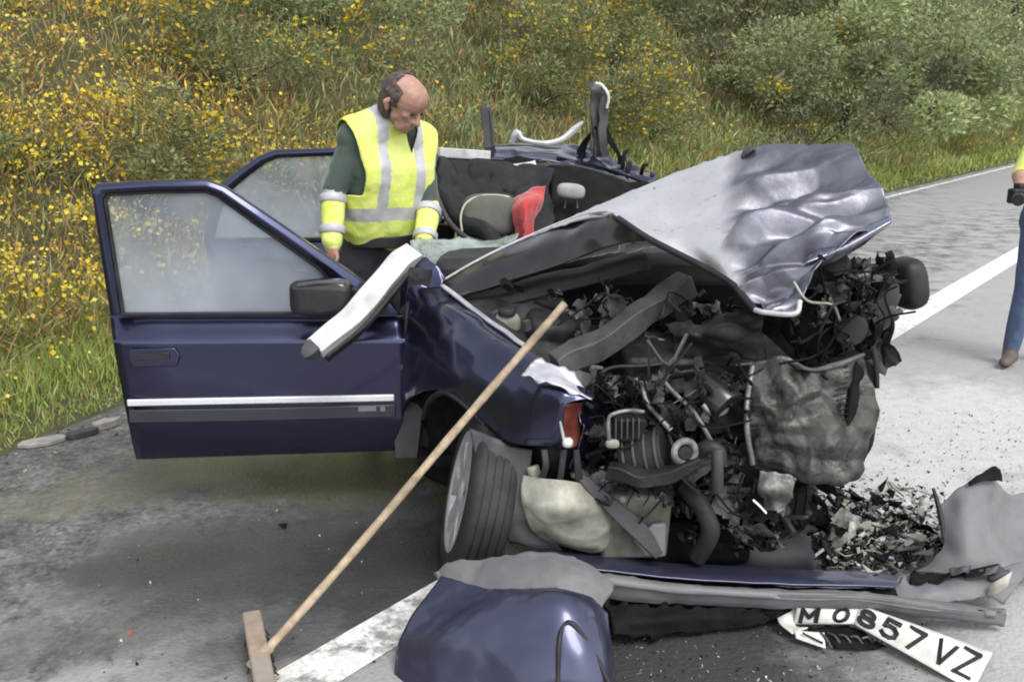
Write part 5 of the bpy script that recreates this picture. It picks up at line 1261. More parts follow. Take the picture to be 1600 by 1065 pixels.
for k, (px, py, s, mt, cn) in enumerate(PC):
    c_ = az(px, py, 0.03)
    a = rg.uniform(0, 3.1); d = np.array((math.cos(a), math.sin(a), 0)); e_ = np.array((-d[1], d[0], rg.uniform(0.2, 0.8)))
    rows = [[c_ + d * s * u_ + e_ * s * 0.45 * v_ for u_ in (-1, 0, 1)] for v_ in (-0.6, 0, 0.6)]
    o = sheet('debris_shard', rows, mt, None, px=False, n=9, m=11, crumple=0.05, lam=0.07, seed=100 + k, edge=0.012, thick=0.003)
    tag(o, {'pale': 'pale bent shard in the heap of broken pieces', 'black': 'black plastic shard in the heap of broken pieces', 'cream': 'cream plastic shard in the heap of broken pieces'}[cn], 'debris shard', {'pale': 'pale shards in the heap', 'black': 'black shards in the heap', 'cream': 'cream shards in the heap'}[cn])
rod = tube('debris_rod', [az(1268, 872, 0.02), az(1290, 855, 0.05), az(1316, 832, 0.09)], 0.006, 'pale_metal', None, px=False)
tag(rod, 'thin pale rod sticking out of the broken pieces beside the grey trim', 'rod')
ck = mesh('black_chip', *chip(az(432, 822, 0.004), 0.035), 'soot', None, smooth=False); tag(ck, 'small black plastic chip lying on dark asphalt', 'debris chip')
ck2 = mesh('red_chip', *chip(az(203, 988, 0.004), 0.018), 'red_cloth', None, smooth=False); tag(ck2, 'tiny red lamp chip lying on pale asphalt', 'debris chip')
ck3 = mesh('black_chip', *chip(az(213, 1036, 0.004), 0.011), 'soot', None, smooth=False); tag(ck3, 'tiny black crumb on asphalt near the broom head', 'debris chip')
# flat stones at the edge of the verge
M['stone_pale'] = pmat('pale stone', (0.33, 0.31, 0.28), (0.2, 0.19, 0.17), rough=0.9, scale=20, bump=0.6, bscale=30)
M['stone_dark'] = pmat('dark stone', (0.06, 0.056, 0.05), (0.035, 0.032, 0.03), rough=0.9, scale=20, bump=0.6, bscale=30)
for k, (px, py, s, mt, lb) in enumerate(((70, 692, 0.075, 'stone_pale', 'pale flat stone at the grassy road edge'), (128, 682, 0.055, 'stone_dark', 'dark flat stone next to the pale one at the road edge'), (165, 668, 0.05, 'stone_pale', 'small flat stone at the road edge close to the open door'))):
    th = np.linspace(0, 2 * math.pi, 9)[:-1]
    rr = s * (0.7 + 0.6 * rg.random(8))
    P_ = np.stack([np.cos(th) * rr * 1.5, np.sin(th) * rr * 0.7, 0 * th], 1) @ np.array(Matrix.Rotation(0.7, 3, 'Z')).T + az(px, py, 0.0)
    o = plate_poly('stone', P_, 0.025 + 0.01 * k, (0.1, -0.1, 1), mt, None, 0.006)
    tag(o, lb, 'stone')
Vv, Ff, mi = [], [], []
rg = np.random.default_rng(17)
for k in range(1600):
    u_ = rg.uniform(-18.5, -8) if k < 1300 else rg.uniform(-8, 12)
    t_ = abs(rg.normal(0, 0.16)) * (1 if rg.random() < 0.35 else -1)
    P_ = uv2w(u_, t_ + edge_off(u_)); P_[2] = 0.004 if t_ < 0 else float(bank_h(np.array([u_]), np.array([t_ + edge_off(u_)]))[0])
    V, F_ = chip(P_, rg.uniform(0.004, 0.016) if rg.random() < 0.9 else rg.uniform(0.016, 0.032))
    o_ = 8 * k
    Vv.append(V); Ff.extend([tuple(i + o_ for i in q) for q in F_]); mi.extend([int(rg.choice([0, 1, 1, 2]))] * 6)
M['grit_brown'] = pmat('brown grit', (0.16, 0.13, 0.085), (0.10, 0.08, 0.05), rough=0.95)
M['grit_pale'] = pmat('pale grit', (0.30, 0.28, 0.24), (0.22, 0.2, 0.17), rough=0.95)
gv = mesh('gravel', np.concatenate(Vv), Ff, 'grit_pale', None, smooth=False, mats=['grit_brown', 'bristle'], midx=mi, origin=(0, 0, 0))
tag(gv, 'loose gravel and dry dirt along the edge of the verge', 'gravel', kind='stuff')

# ================================================================== PEOPLE
def capsule_mesh(caps, n=14):
    """closed tapered capsules, all in one vertex list"""
    Vv, Ff = [], []
    for (p0, r0, p1, r1, *_r) in caps:
        p0 = np.array(p0, float); p1 = np.array(p1, float)
        d = p1 - p0; L = np.linalg.norm(d)
        if L < 1e-4: d = np.array((0, 0, 1e-3)); L = 1e-3
        prof = [(max(r0 * math.sin(a), 1e-4), -r0 * math.cos(a)) for a in np.linspace(0, math.pi / 2, 5)] + [(max(r1 * math.cos(a), 1e-4), L + r1 * math.sin(a)) for a in np.linspace(0, math.pi / 2, 5)]
        V, F_ = lathe(prof, p0, d, n)
        m_ = len(prof); k0 = len(V)
        V = np.concatenate([V, [p0 - d / L * r0, p1 + d / L * r1]])
        F_ = F_ + [(((s + 1) % n) * m_, s * m_, k0) for s in range(n)] + [(s * m_ + m_ - 1, ((s + 1) % n) * m_ + m_ - 1, k0 + 1) for s in range(n)]
        o_ = sum(len(v) for v in Vv)
        Vv.append(V); Ff.extend([tuple(i + o_ for i in q) for q in F_])
    return np.concatenate(Vv), Ff
def remeshed(caps, voxel=0.011, smooth=6):
    V, F_ = capsule_mesh(caps)
    me = bpy.data.meshes.new('tmp'); me.from_pydata(V.tolist(), [], [list(f) for f in F_])
    bm = bmesh.new(); bm.from_mesh(me); bmesh.ops.recalc_face_normals(bm, faces=bm.faces); bm.to_mesh(me); bm.free()
    o = bpy.data.objects.new('tmp', me); COL.objects.link(o)
    md = o.modifiers.new('r', 'REMESH'); md.mode = 'VOXEL'; md.voxel_size = voxel
    sm = o.modifiers.new('s', 'SMOOTH'); sm.factor = 0.5; sm.iterations = smooth
    dg = bpy.context.evaluated_depsgraph_get()
    ev = o.evaluated_get(dg).to_mesh()
    n = len(ev.vertices); co = np.zeros(n * 3, np.float32); ev.vertices.foreach_get('co', co)
    Fo = [tuple(p.vertices) for p in ev.polygons]
    o.evaluated_get(dg).to_mesh_clear()
    bpy.data.objects.remove(o); bpy.data.meshes.remove(me)
    return co.reshape(-1, 3).astype(float), Fo
def nearest_label(P, caps):
    best = np.full(len(P), 1e9); lab = np.zeros(len(P), int)
    for (p0, r0, p1, r1, l, *_r) in caps:
        p0 = np.array(p0, float); d = np.array(p1, float) - p0; L2 = float(d @ d) + 1e-9
        t = np.clip((P - p0) @ d / L2, 0, 1)
        ds = np.linalg.norm(P - p0 - t[:, None] * d, axis=1) - (r0 + (r1 - r0) * t)
        q = ds < best
        best[q] = ds[q]; lab[q] = l
    return lab
def fcent(V, F_):
    return np.array([V[list(f)].mean(0) for f in F_])
from collections import Counter
def smooth_rim(V, Fq, its):
    """even out the open edge of a cut shell"""
    ec = Counter(tuple(sorted((q[i], q[(i + 1) % len(q)]))) for q in Fq for i in range(len(q)))
    nb = {}
    for (a, b), n_ in ec.items():
        if n_ == 1:
            nb.setdefault(a, []).append(b); nb.setdefault(b, []).append(a)
    for it in range(its):
        W_ = V.copy()
        for a, l_ in nb.items():
            W_[a] = 0.5 * V[a] + 0.5 * V[l_].mean(0)
        V = W_
    return V
def hand_caps(wr, d, thumb, curl, lab, s=1.0):
    """palm, four fingers of unequal length with a knuckle bend, thumb from the side; d = hand direction"""
    wr = np.array(wr, float); d = np.array(d, float); d /= np.linalg.norm(d)
    th = np.array(thumb, float); th -= d * (th @ d); th /= np.linalg.norm(th)
    nrm = np.cross(d, th) * curl
    c = [(wr, 0.026 * s, wr + d * 0.05 * s + th * 0.012, 0.024 * s, lab), (wr, 0.026 * s, wr + d * 0.05 * s - th * 0.014, 0.022 * s, lab)]
    for k, ln in enumerate((0.068, 0.078, 0.072, 0.056)):
        b = wr + d * 0.072 * s + th * (0.027 - 0.018 * k) * s
        m1 = b + (d * 0.8 + nrm * 0.6) * ln * 0.5 * s
        e = m1 + (d * 0.35 + nrm * 0.95) * ln * 0.55 * s
        c += [(b - d * 0.02, 0.0095 * s, m1, 0.009 * s, lab), (m1, 0.009 * s, e, 0.0075 * s, lab)]
    b = wr + d * 0.02 * s + th * 0.028 * s
    m1 = b + (th * 0.6 + d * 0.7 + nrm * 0.3) * 0.042 * s
    c += [(b, 0.013 * s, m1, 0.011 * s, lab), (m1, 0.011 * s, m1 + (d * 0.8 + nrm * 0.5) * 0.03 * s, 0.0085 * s, lab)]
    return c
def head_parts(parent, c, fwd, up, hairline, hair_mat='hair', size=1.0, bald=True, skin_only=False):
    """head with brow, nose, lips, chin, ears; hair cap as a child mesh. c = centre of skull"""
    f = np.array(fwd, float); f /= np.linalg.norm(f); u = np.array(up, float); u -= f * (u @ f); u /= np.linalg.norm(u); r = np.cross(f, u)
    def L(x, y, z): return c + (r * x + f * y + u * z) * size
    caps = [(L(0, -0.018, 0.030), 0.086 * size, L(0, 0.018, 0.034), 0.080 * size, 0), (L(0, 0.0, 0.02), 0.078 * size, L(0, 0.045, -0.055), 0.050 * size, 0),
            (L(-0.02, 0.05, -0.075), 0.030 * size, L(0.02, 0.05, -0.075), 0.030 * size, 0), (L(0, 0.062, -0.092), 0.020 * size, L(0, 0.058, -0.085), 0.024 * size, 0),
            (L(-0.034, 0.02, -0.045), 0.030 * size, L(0.034, 0.02, -0.045), 0.030 * size, 0), (L(-0.030, 0.076, 0.018), 0.014 * size, L(0.030, 0.076, 0.018), 0.014 * size, 0),
            (L(0, 0.088, 0.006), 0.009 * size, L(0, 0.108, -0.032), 0.013 * size, 0), (L(-0.012, 0.095, -0.034), 0.008 * size, L(0.012, 0.095, -0.034), 0.008 * size, 0),
            (L(-0.018, 0.083, -0.060), 0.008 * size, L(0.018, 0.083, -0.060), 0.008 * size, 0), (L(-0.04, 0.06, -0.015), 0.022 * size, L(-0.03, 0.068, -0.03), 0.016 * size, 0), (L(0.04, 0.06, -0.015), 0.022 * size, L(0.03, 0.068, -0.03), 0.016 * size, 0)]
    for s in (-1, 1):
        caps += [(L(s * 0.082, -0.012, 0.012), 0.012 * size, L(s * 0.092, -0.022, -0.006), 0.012 * size, 0), (L(s * 0.092, -0.022, -0.006), 0.012 * size, L(s * 0.082, -0.008, -0.032), 0.009 * size, 0)]
    V, F_ = remeshed(caps, 0.0055, 4)
    hd = mesh('head', V, F_, 'skin', parent)
    for s in (-1, 1):
        ev, ef = lathe([(0.0085 * size * math.sin(a) + 1e-5, -0.0085 * size * math.cos(a)) for a in np.linspace(0, math.pi, 7)], L(s * 0.031, 0.082, -0.001), f, 10)
        mesh('eye', ev, ef, 'ink', hd)
    hc = [(L(0, -0.018, 0.030), 0.091 * size, L(0, 0.012, 0.034), 0.085 * size, 0), (L(0, -0.03, -0.02), 0.078 * size, L(0, -0.03, -0.03), 0.072 * size, 0)]
    V2, F2 = remeshed(hc, 0.006, 3)
    V2 = V2 + 0.003 * fbm(V2, 60, 3, 2)[:, None]
    C = (fcent(V2, F2) - c) / size
    cx, cy, cz = C @ r, C @ f, C @ u
    keep = hairline(cx, cy, cz)
    F2 = [q for q, k in zip(F2, keep) if k]
    V2 = smooth_rim(V2, F2, 10)
    used = sorted({i for q in F2 for i in q}); mp = {a: b for b, a in enumerate(used)}
    mesh('hair', V2[used], [tuple(mp[i] for i in q) for q in F2], hair_mat, hd, solid=0.004, soff=1)
    return hd

# ---------- policeman beside the open doors, looking down into the cabin
off = thing('person', 'balding person in hi-vis vest and green shirt looking down beside open doors', 'person', (-0.55, 4.3, 0))
cr_ = np.array((0.80, 0.60, 0.0))            # his left-hand direction seen from him facing right/towards us
fw_ = np.array((0.52, -0.80, -0.15)); fw_ /= np.linalg.norm(fw_)
rs, ls = at(556, 218, 4.20), at(652, 226, 4.36)
nk = at(608, 192, 4.24)
hipc = np.array(at(596, 405, 4.42)); 
pelR, pelL = at(566, 412, 4.38), at(632, 412, 4.46)
chestR, chestL = at(580, 262, 4.24), at(636, 268, 4.34)
waistR, waistL = at(576, 350, 4.32), at(630, 352, 4.42)
rel, rwr = at(521, 300, 4.16), at(519, 385, 4.08)
lel, lwr = at(670, 322, 4.30), at(662, 392, 4.12)
SH, SK, TR, YL, SV, BK, SO = 0, 1, 2, 3, 4, 5, 6
torso = [(rs, 0.080, nk, 0.062, SH), (ls, 0.078, nk, 0.062, SH), (chestR, 0.118, waistR, 0.108, SH), (chestL, 0.115, waistL, 0.108, SH),
         (lerp(chestR, chestL, .5), 0.128, lerp(waistR, waistL, .5), 0.122, SH), (rs, 0.085, chestR, 0.11, SH), (ls, 0.083, chestL, 0.108, SH), (lerp(rs, ls, 0.5), 0.10, lerp(chestR, chestL, .5), 0.122, SH)]
caps = list(torso) + [(waistR, 0.108, pelR, 0.112, TR), (waistL, 0.108, pelL, 0.112, TR), (lerp(waistR, waistL, .5), 0.12, hipc, 0.125, TR)]
caps += [(nk, 0.056, at(620, 178, 4.19), 0.055, SK)]
caps += [(rs, 0.070, lerp(rs, rel, 0.55), 0.060, SH), (lerp(rs, rel, 0.55), 0.060, rel, 0.050, SH), (rel, 0.050, lerp(rel, rwr, .12), 0.052, SV), (lerp(rel, rwr, .15), 0.054, lerp(rel, rwr, .9), 0.046, YL)]
caps += [(ls, 0.070, lerp(ls, lel, 0.55), 0.060, SH), (lerp(ls, lel, 0.55), 0.060, lel, 0.050, SH), (lel, 0.052, lerp(lel, lwr, .9), 0.045, YL)]
kR, kL = np.array((-0.68, 4.36, 0.50)), np.array((-0.50, 4.44, 0.50))
aR, aL = np.array((-0.70, 4.46, 0.09)), np.array((-0.50, 4.52, 0.09))
for pe, kn, an in ((pelR, kR, aR), (pelL, kL, aL)):
    caps += [(pe, 0.092, kn, 0.064, TR), (kn, 0.064, an, 0.046, TR), (an, 0.048, an + np.array((0, 0, -0.03)), 0.05, BK), (an + np.array((0, 0, -0.045)), 0.044, an + np.array((0.06, -0.15, -0.055)), 0.036, BK)]
caps += hand_caps(rwr, (0.05, -0.15, -1), (0.6, -0.7, 0), 1, SK) + hand_caps(lwr, (0.15, -0.35, -0.9), (-0.6, -0.6, 0), -1, SK)
V, F_ = remeshed(caps, 0.010, 5)
V = V + 0.004 * fbm(V, 16, 9, 2)[:, None] * np.array((1, 1, 0.3))
lab = nearest_label(fcent(V, F_), caps)
body = mesh('body', V, F_, 'shirt', off, mats=['skin', 'trousers', 'hivis', 'silver', 'leather', 'sole'], midx=lab)
# vest: a shell over the trunk with V-neck, armholes and silver bands
vc = [(a, r0 + 0.018, b, r1 + 0.022, l) for (a, r0, b, r1, l) in torso]
V, F_ = remeshed(vc, 0.0075, 7)
V = V + 0.005 * fbm(V, 14, 4, 2)[:, None]
C = fcent(V, F_)
ctr = lerp(chestR, chestL, 0.5)
rt = (np.array(chestL) - np.array(chestR)); rt[2] = 0; rt /= np.linalg.norm(rt)       # across the chest
ff = np.array((rt[1], -rt[0], 0.0))                                                    # forward from the chest
lx = (C - ctr) @ rt; ly = (C - ctr) @ ff; lz = C[:, 2] - ctr[2]
halfw = np.abs((np.array(rs) - ctr) @ rt) 
dR = np.linalg.norm(C - np.array(rs), axis=1); dL = np.linalg.norm(C - np.array(ls), axis=1)
neckd = np.linalg.norm(C - np.array(nk), axis=1)
hem = -0.33 - 0.05 * (ly > 0) * np.clip(1 - np.abs(lx) / 0.2, 0, 1)
arm = ((lx < -0.165 - 0.05 * np.clip(lz, 0, 0.2) / 0.2) & (lz > -0.10)) | ((lx > 0.165 + 0.05 * np.clip(lz, 0, 0.2) / 0.2) & (lz > -0.10))
vneck = (ly > 0.0) & (np.abs(lx - 0.05) < 0.036 * np.clip((lz - 0.06) / 0.12, 0, 1.3)) & (lz > 0.06)
keep = (lz > hem) & ~arm & (neckd > 0.082) & ~vneck
band = ((lz < -0.155) & (lz > -0.215)) | ((np.abs(np.abs(lx + 0.0) - 0.085) < 0.024) & (lz > -0.155)) | ((np.abs(lz - 0.20) < 0.0))
midx = np.where(band, 1, 0)[keep]
F2 = [q for q, k in zip(F_, keep) if k]
V = smooth_rim(V, F2, 14)
used = sorted({i for q in F2 for i in q}); mp = {a: b for b, a in enumerate(used)}
vest = mesh('hi_vis_vest', V[used], [tuple(mp[i] for i in q) for q in F2], 'hivis', off, mats=['silver'], midx=midx, solid=0.006, soff=1)
# collar, belt, cuffs
V, F_ = lathe([(0.066, -0.02), (0.074, 0.0), (0.068, 0.030), (0.060, 0.03), (0.058, -0.02)], nk + np.array((0, 0, 0.02)), np.array(at(622, 175, 4.18)) - nk, 22)
mesh('shirt_collar', V, F_, 'shirt', off)
bc = lerp(waistR, waistL, 0.5) + np.array((0, 0, -0.06))
Pb = [bc + rt * 0.186 * math.cos(a) + ff * 0.142 * math.sin(a) for a in np.linspace(0, 2 * math.pi, 25)]
beam('belt', Pb, 0.012, 0.05, 'leather', off, px=False, n=49)
for e_, w_ in ((rel, rwr), (lel, lwr)):
    for f0 in (0.06, 0.62):
        V, F_ = lathe([(0.056 - 0.008 * f0, 0), (0.060 - 0.008 * f0, 0.006), (0.060 - 0.008 * f0, 0.03), (0.055 - 0.008 * f0, 0.036)], lerp(e_, w_, f0), np.array(w_) - np.array(e_), 22)
        mesh('reflective_cuff', V, F_, 'silver', off)
hc_ = at(630, 160, 4.14)
head_parts(off, hc_, (0.74, -0.42, -0.60), (0.34, -0.26, 1.0),
           lambda x, y, z: (z > -0.085) & (((y < -0.005) & (z < 0.112)) | ((y < 0.026) & (np.abs(x) > 0.055) & (z < 0.088) & (z > -0.008))) & ~((z > 0.070 + 0.02 * np.sin(x * 90)) & (y > -0.030)), size=1.0)

# ---------- bystander at the edge of the picture, in jeans, holding a black camera
by = thing('person', 'person in jeans and yellow vest standing on the road holding a black camera', 'person', (3.28, 5.8, 0))
o_ = np.array((3.17, 5.78, 0.0))
def B(x, y, z): return o_ + np.array((x, y, z))
caps = [(B(-.02, 0, 1.38), 0.10, B(.06, 0, 1.05), 0.115, 3), (B(.14, .03, 1.38), 0.10, B(.12, .02, 1.05), 0.115, 3), (B(.06, 0, 1.40), 0.11, B(.09, 0, 1.0), 0.125, 3), (B(.0, 0, 1.45), 0.07, B(.06, .0, 1.49), 0.06, 3), (B(.13, .02, 1.45), 0.07, B(.06, 0, 1.49), 0.06, 3),
        (B(.03, 0, 1.0), 0.115, B(.0, 0, .90), 0.11, 2), (B(.13, .02, 1.0), 0.115, B(.16, .02, .90), 0.11, 2), (B(.06, 0, 1.48), 0.055, B(.05, -.02, 1.58), 0.055, 1)]
caps += [(B(.0, 0, .88), 0.095, B(-.03, -.01, .48), 0.066, 2), (B(-.03, -.01, .48), 0.066, B(-.05, .03, .12), 0.052, 2), (B(.17, .02, .88), 0.095, B(.19, .02, .48), 0.066, 2), (B(.19, .02, .48), 0.066, B(.20, .06, .12), 0.052, 2)]
caps += [(B(-.05, .02, .055), 0.045, B(-.14, -.08, .042), 0.034, 4), (B(.20, .05, .055), 0.045, B(.10, -.06, .042), 0.034, 4), (B(-.05, .03, .12), 0.05, B(-.06, .02, .06), 0.046, 4), (B(.20, .06, .12), 0.05, B(.20, .05, .06), 0.046, 4)]
el_, wr_ = B(-.17, -.05, 1.18), B(-.25, -.24, 1.10)
er_, wl_ = B(.20, -.10, 1.15), B(-.12, -.28, 1.09)
caps += [(B(-.05, 0, 1.42), 0.062, el_, 0.052, 3), (el_, 0.05, wr_, 0.034, 1), (B(.19, .03, 1.42), 0.062, er_, 0.05, 0), (er_, 0.05, wl_, 0.034, 1)]
caps += hand_caps(wr_, (0.2, -0.9, 0.05), (0.2, 0.1, 1), 1, 1, 0.95) + hand_caps(wl_, (-0.6, -0.7, 0.05), (0, 0, 1), -1, 1, 0.95)
V, F_ = remeshed(caps, 0.011, 5)
V = V + 0.004 * fbm(V, 14, 2, 2)[:, None] * np.array((1, 1, 0.3))
C = fcent(V, F_)
lab = nearest_label(C, caps)
lab = np.where((lab == 4) & (C[:, 2] < 0.028), 5, lab)
mesh('body', V, F_, 'trousers', by, mats=['skin', 'jeans', 'hivis', 'shoe', 'sole'], midx=lab)
head_parts(by, B(.05, -.05, 1.66), (-0.8, -0.5, -0.15), (0, 0, 1), lambda x, y, z: (z > -0.06) & ((y < 0.0) | (z > 0.07)) & (y < 0.05))
cmr = thing('camera', 'black camera held in both hands by the bystander', 'camera', B(-.33, -.36, 1.02))
box('camera_body', B(-.32, -.34, 1.085), (0.12, 0.06, 0.085), 'black', cmr, (0, 0, 0.4), 0.012)
cyl('lens', B(-.33, -.36, 1.08), B(-.37, -.44, 1.07), 0.034, 'gloss_black', cmr, 20)
box('viewfinder', B(-.32, -.34, 1.14), (0.045, 0.05, 0.03), 'black', cmr, (0, 0, 0.4), 0.008)

# ================================================================== VEGETATION
def leafcloud(P, D, L, W, C, name, parent=None, origin=(0, 0, 0), stuff=False, bend=0.25):
    """one mesh of leaf blades: base P, direction D (unit), length L, width W, colour C"""
    n = len(P)
    side = np.cross(D, RNG.normal(size=(n, 3))); side /= np.linalg.norm(side, axis=1, keepdims=True) + 1e-9
    nn = np.cross(D, side)
    tip = P + D * L[:, None] + nn * (L * bend * RNG.normal(0, 1, n))[:, None]
    mid = P + D * (L * 0.5)[:, None]
    V = np.stack([P, mid + side * (W / 2)[:, None], tip, mid - side * (W / 2)[:, None]], 1).reshape(-1, 3) - np.array(origin)
    me = bpy.data.meshes.new(name)
    me.vertices.add(n * 4); me.vertices.foreach_set('co', V.astype(np.float32).ravel())
    me.loops.add(n * 4); me.loops.foreach_set('vertex_index', np.arange(n * 4, dtype=np.int32))
    me.polygons.add(n); me.polygons.foreach_set('loop_start', np.arange(0, n * 4, 4, dtype=np.int32))
    me.update(calc_edges=True)
    ca = me.color_attributes.new('Col', 'FLOAT_COLOR', 'POINT')
    cc = np.ones((n, 4, 4), np.float32); cc[:, :, :3] = C[:, None, :]
    ca.data.foreach_set('color', cc.ravel())
    me.materials.append(M['foliage'])
    o = bpy.data.objects.new(name, me)
    link(o, parent, origin)
    return o
def unit(v):
    return v / (np.linalg.norm(v, axis=-1, keepdims=True) + 1e-9)
def pick(cols, idx, jit=0.18):
    c = np.array(cols, float)[idx]
    return np.clip(c * (1 + RNG.normal(0, jit, (len(idx), 1))) * (1 + RNG.normal(0, 0.07, (len(idx), 3))), 0.004, 0.9)

GREENS = [(0.205, 0.205, 0.075), (0.165, 0.18, 0.068), (0.25, 0.235, 0.095), (0.28, 0.25, 0.12)]
FRESH = [(0.20, 0.25, 0.10), (0.165, 0.215, 0.085), (0.245, 0.285, 0.125), (0.26, 0.275, 0.13)]
STRAW = [(0.39, 0.30, 0.14), (0.35, 0.23, 0.10), (0.30, 0.165, 0.075)]
FLOW = [(0.74, 0.55, 0.05), (0.78, 0.64, 0.12), (0.64, 0.40, 0.05)]
LUSH = [(0.31, 0.39, 0.10), (0.25, 0.33, 0.085), (0.40, 0.44, 0.15)]

GREENS, STRAW, FRESH = [[tuple(x * 1.15 for x in c) for c in L_] for L_ in (GREENS, STRAW, FRESH)]
# visible part of the bank: scatter positions, thinning with distance
def scatter(n, u0, u1, t0, t1, dens_pow=1.0):
    u = RNG.uniform(u0, u1, n); t = t0 + (t1 - t0) * RNG.random(n) ** dens_pow
    P = on_bank(u, t)
    d = P - CAMP
    zc = d @ FWD; xc = d[:, 0]; yc = d @ UPV
    ok = (zc > 1.0) & (np.abs(xc / zc) < 0.90) & (yc / zc < 0.46) & (yc / zc > -0.45)
    return u[ok], t[ok], P[ok], zc[ok]

# -- tall weeds: clumps of stems with leaves and flower heads
Ps, Ds, Ls, Ws, Cs = [], [], [], [], []
u, t, P, zc = scatter(12500, -26, 22, 0.9, 13, 1.3)
keep = RNG.random(len(u)) < np.clip(7.5 / zc, 0.25, 1.0)
u, t, P, zc = u[keep], t[keep], P[keep], zc[keep]
p2 = np.stack([P[:, 0], P[:, 1], P[:, 2] * 0], -1)
tone = fbm(p2, 0.5, 21, 3) + 0.35 * vnoise(p2, 2.2, 33)              # which plants grow where
pxs = CX + FPX * (P[:, 0] / zc)                                       # how far along the bank (only to choose species)
rightness = np.clip((u + 15.5) / 7, 0, 1)
tone3 = vnoise(p2, 0.9, 141) + 0.4 * vnoise(p2, 2.4, 142) - 0.15
RUST = [(0.43, 0.27, 0.085), (0.50, 0.37, 0.10)]
tone2 = 0.8 * vnoise(p2, 1.3, 91) + 0.4 * vnoise(p2, 0.5, 92)
for i in range(len(u)):
    k = int(RNG.integers(34, 62) * np.clip(9 / zc[i], 0.6, 1.5))
    hgt = np.clip(0.34 + 0.22 * tone[i] + RNG.normal(0, 0.10), 0.15, 0.95)
    rad = 0.20 + 0.14 * RNG.random()
    q = unit(RNG.normal(size=(k, 3)) * np.array((1, 1, 0.5)) + np.array((0, 0, 1.15)))
    base = P[i] + np.concatenate([RNG.normal(0, rad * 0.55, (k, 2)), np.zeros((k, 1))], 1)
    lift = RNG.random(k) * hgt * 0.75
    base = base + q * lift[:, None]
    L = hgt * (0.20 + 0.35 * RNG.random(k))
    W = (0.007 + 0.013 * RNG.random(k)) * np.clip(zc[i] / 8, 0.75, 1.9)
    flw = np.clip(0.85 + 1.0 * tone2[i] - 0.95 * rightness[i], 0.0, 1.5)
    dry = np.clip(0.24 - 0.40 * tone[i] + 0.10 * (1 - rightness[i]), 0.03, 0.6)
    rnd = RNG.random(k)
    C = pick(FRESH if RNG.random() < rightness[i] else GREENS, RNG.integers(0, 4, k), 0.13)
    if tone3[i] > 0.12 and rightness[i] < 0.7:
        rs_ = RNG.random(k) < 0.45
        C[rs_] = pick(RUST, RNG.integers(0, 2, k))[rs_]
    sel = rnd < dry
    C[sel] = pick(STRAW, RNG.integers(0, 3, k))[sel]
    Ps.append(base); Ds.append(q); Ls.append(L); Ws.append(W); Cs.append(C)
    nf = int(k * 1.05 * flw * RNG.random() ** 0.6)
    if nf > 0:
        qf = unit(RNG.normal(size=(nf, 3)) * np.array((1, 1, 0.4)) + np.array((0, 0, 1.1)))
        bf = P[i] + np.concatenate([RNG.normal(0, rad * 0.6, (nf, 2)), (hgt * (0.45 + 0.75 * RNG.random(nf)))[:, None]], 1)
        Lf = (0.016 + 0.034 * RNG.random(nf) ** 1.5) * np.clip(zc[i] / 8, 0.85, 1.7)
        kind = 0 if vnoise(p2[i:i + 1], 0.8, 55)[0] > -0.1 else 2
        Cf = pick(FLOW, np.where(RNG.random(nf) < 0.65, kind, 1), 0.12)
        Ps.append(bf); Ds.append(unit(RNG.normal(size=(nf, 3)))); Ls.append(Lf); Ws.append(Lf * 0.9); Cs.append(Cf)
o = leafcloud(np.concatenate(Ps), np.concatenate(Ds), np.concatenate(Ls), np.concatenate(Ws), np.concatenate(Cs), 'wildflowers')
tag(o, 'tall yellow and rusty wildflowers and weeds covering the bank', 'wildflowers', kind='stuff')
print('weeds', len(o.data.polygons))

# -- short bright grass on the level verge and grass between the weeds
Ps, Ds, Ls, Ws, Cs = [], [], [], [], []
for (n, u0, u1, t0, t1, pw, hl, cols) in ((60000, -19, -8, 0.02, 1.7, 0.9, 0.17, LUSH), (36000, -8, 40, 0.05, 2.6, 0.9, 0.30, LUSH), (70000, -26, 22, 1.2, 12, 1.2, 0.34, GREENS)):
    u, t, P, zc = scatter(n, u0, u1, t0, t1, pw)
    k = len(u)
    D = unit(RNG.normal(0, 0.35, (k, 3)) + np.array((0, 0, 1.0)))
    patch = 0.75 + 0.5 * (vnoise(P * np.array((1, 1, 0)), 1.8, 71) * 0.5 + 0.5)
    L = hl * (0.35 + 0.9 * RNG.random(k)) * np.clip(t / 0.5, 0.3, 1.0) * patch
    W = 0.008 * (0.7 + 0.8 * RNG.random(k)) * np.clip(zc / 6, 0.8, 3.0)
    C = pick(cols, RNG.integers(0, len(cols), k), 0.2)
    sel = RNG.random(k) < 0.10
    C[sel] = pick(STRAW, RNG.integers(0, 3, k))[sel]
    Ps.append(P - np.array((0, 0, 0.01))); Ds.append(D); Ls.append(L); Ws.append(W); Cs.append(C)
    if cols is LUSH and hl < 0.2:                                     # small yellow flowers in the verge
        f = RNG.random(k) < 0.035 * np.clip(t, 0.1, 1)
        nf = int(f.sum())
        Ps.append(P[f] + np.stack([np.zeros(nf), np.zeros(nf), 0.08 + 0.2 * RNG.random(nf)], 1)); Ds.append(unit(RNG.normal(size=(nf, 3))))
        lf = 0.012 + 0.016 * RNG.random(nf); Ls.append(lf); Ws.append(lf * 0.9); Cs.append(pick(FLOW, np.ones(nf, int), 0.1))
o = leafcloud(np.concatenate(Ps), np.concatenate(Ds), np.concatenate(Ls), np.concatenate(Ws), np.concatenate(Cs), 'grass')
tag(o, 'bright green grass on the verge and between the weeds', 'grass', kind='stuff')
print('grass', len(o.data.polygons))

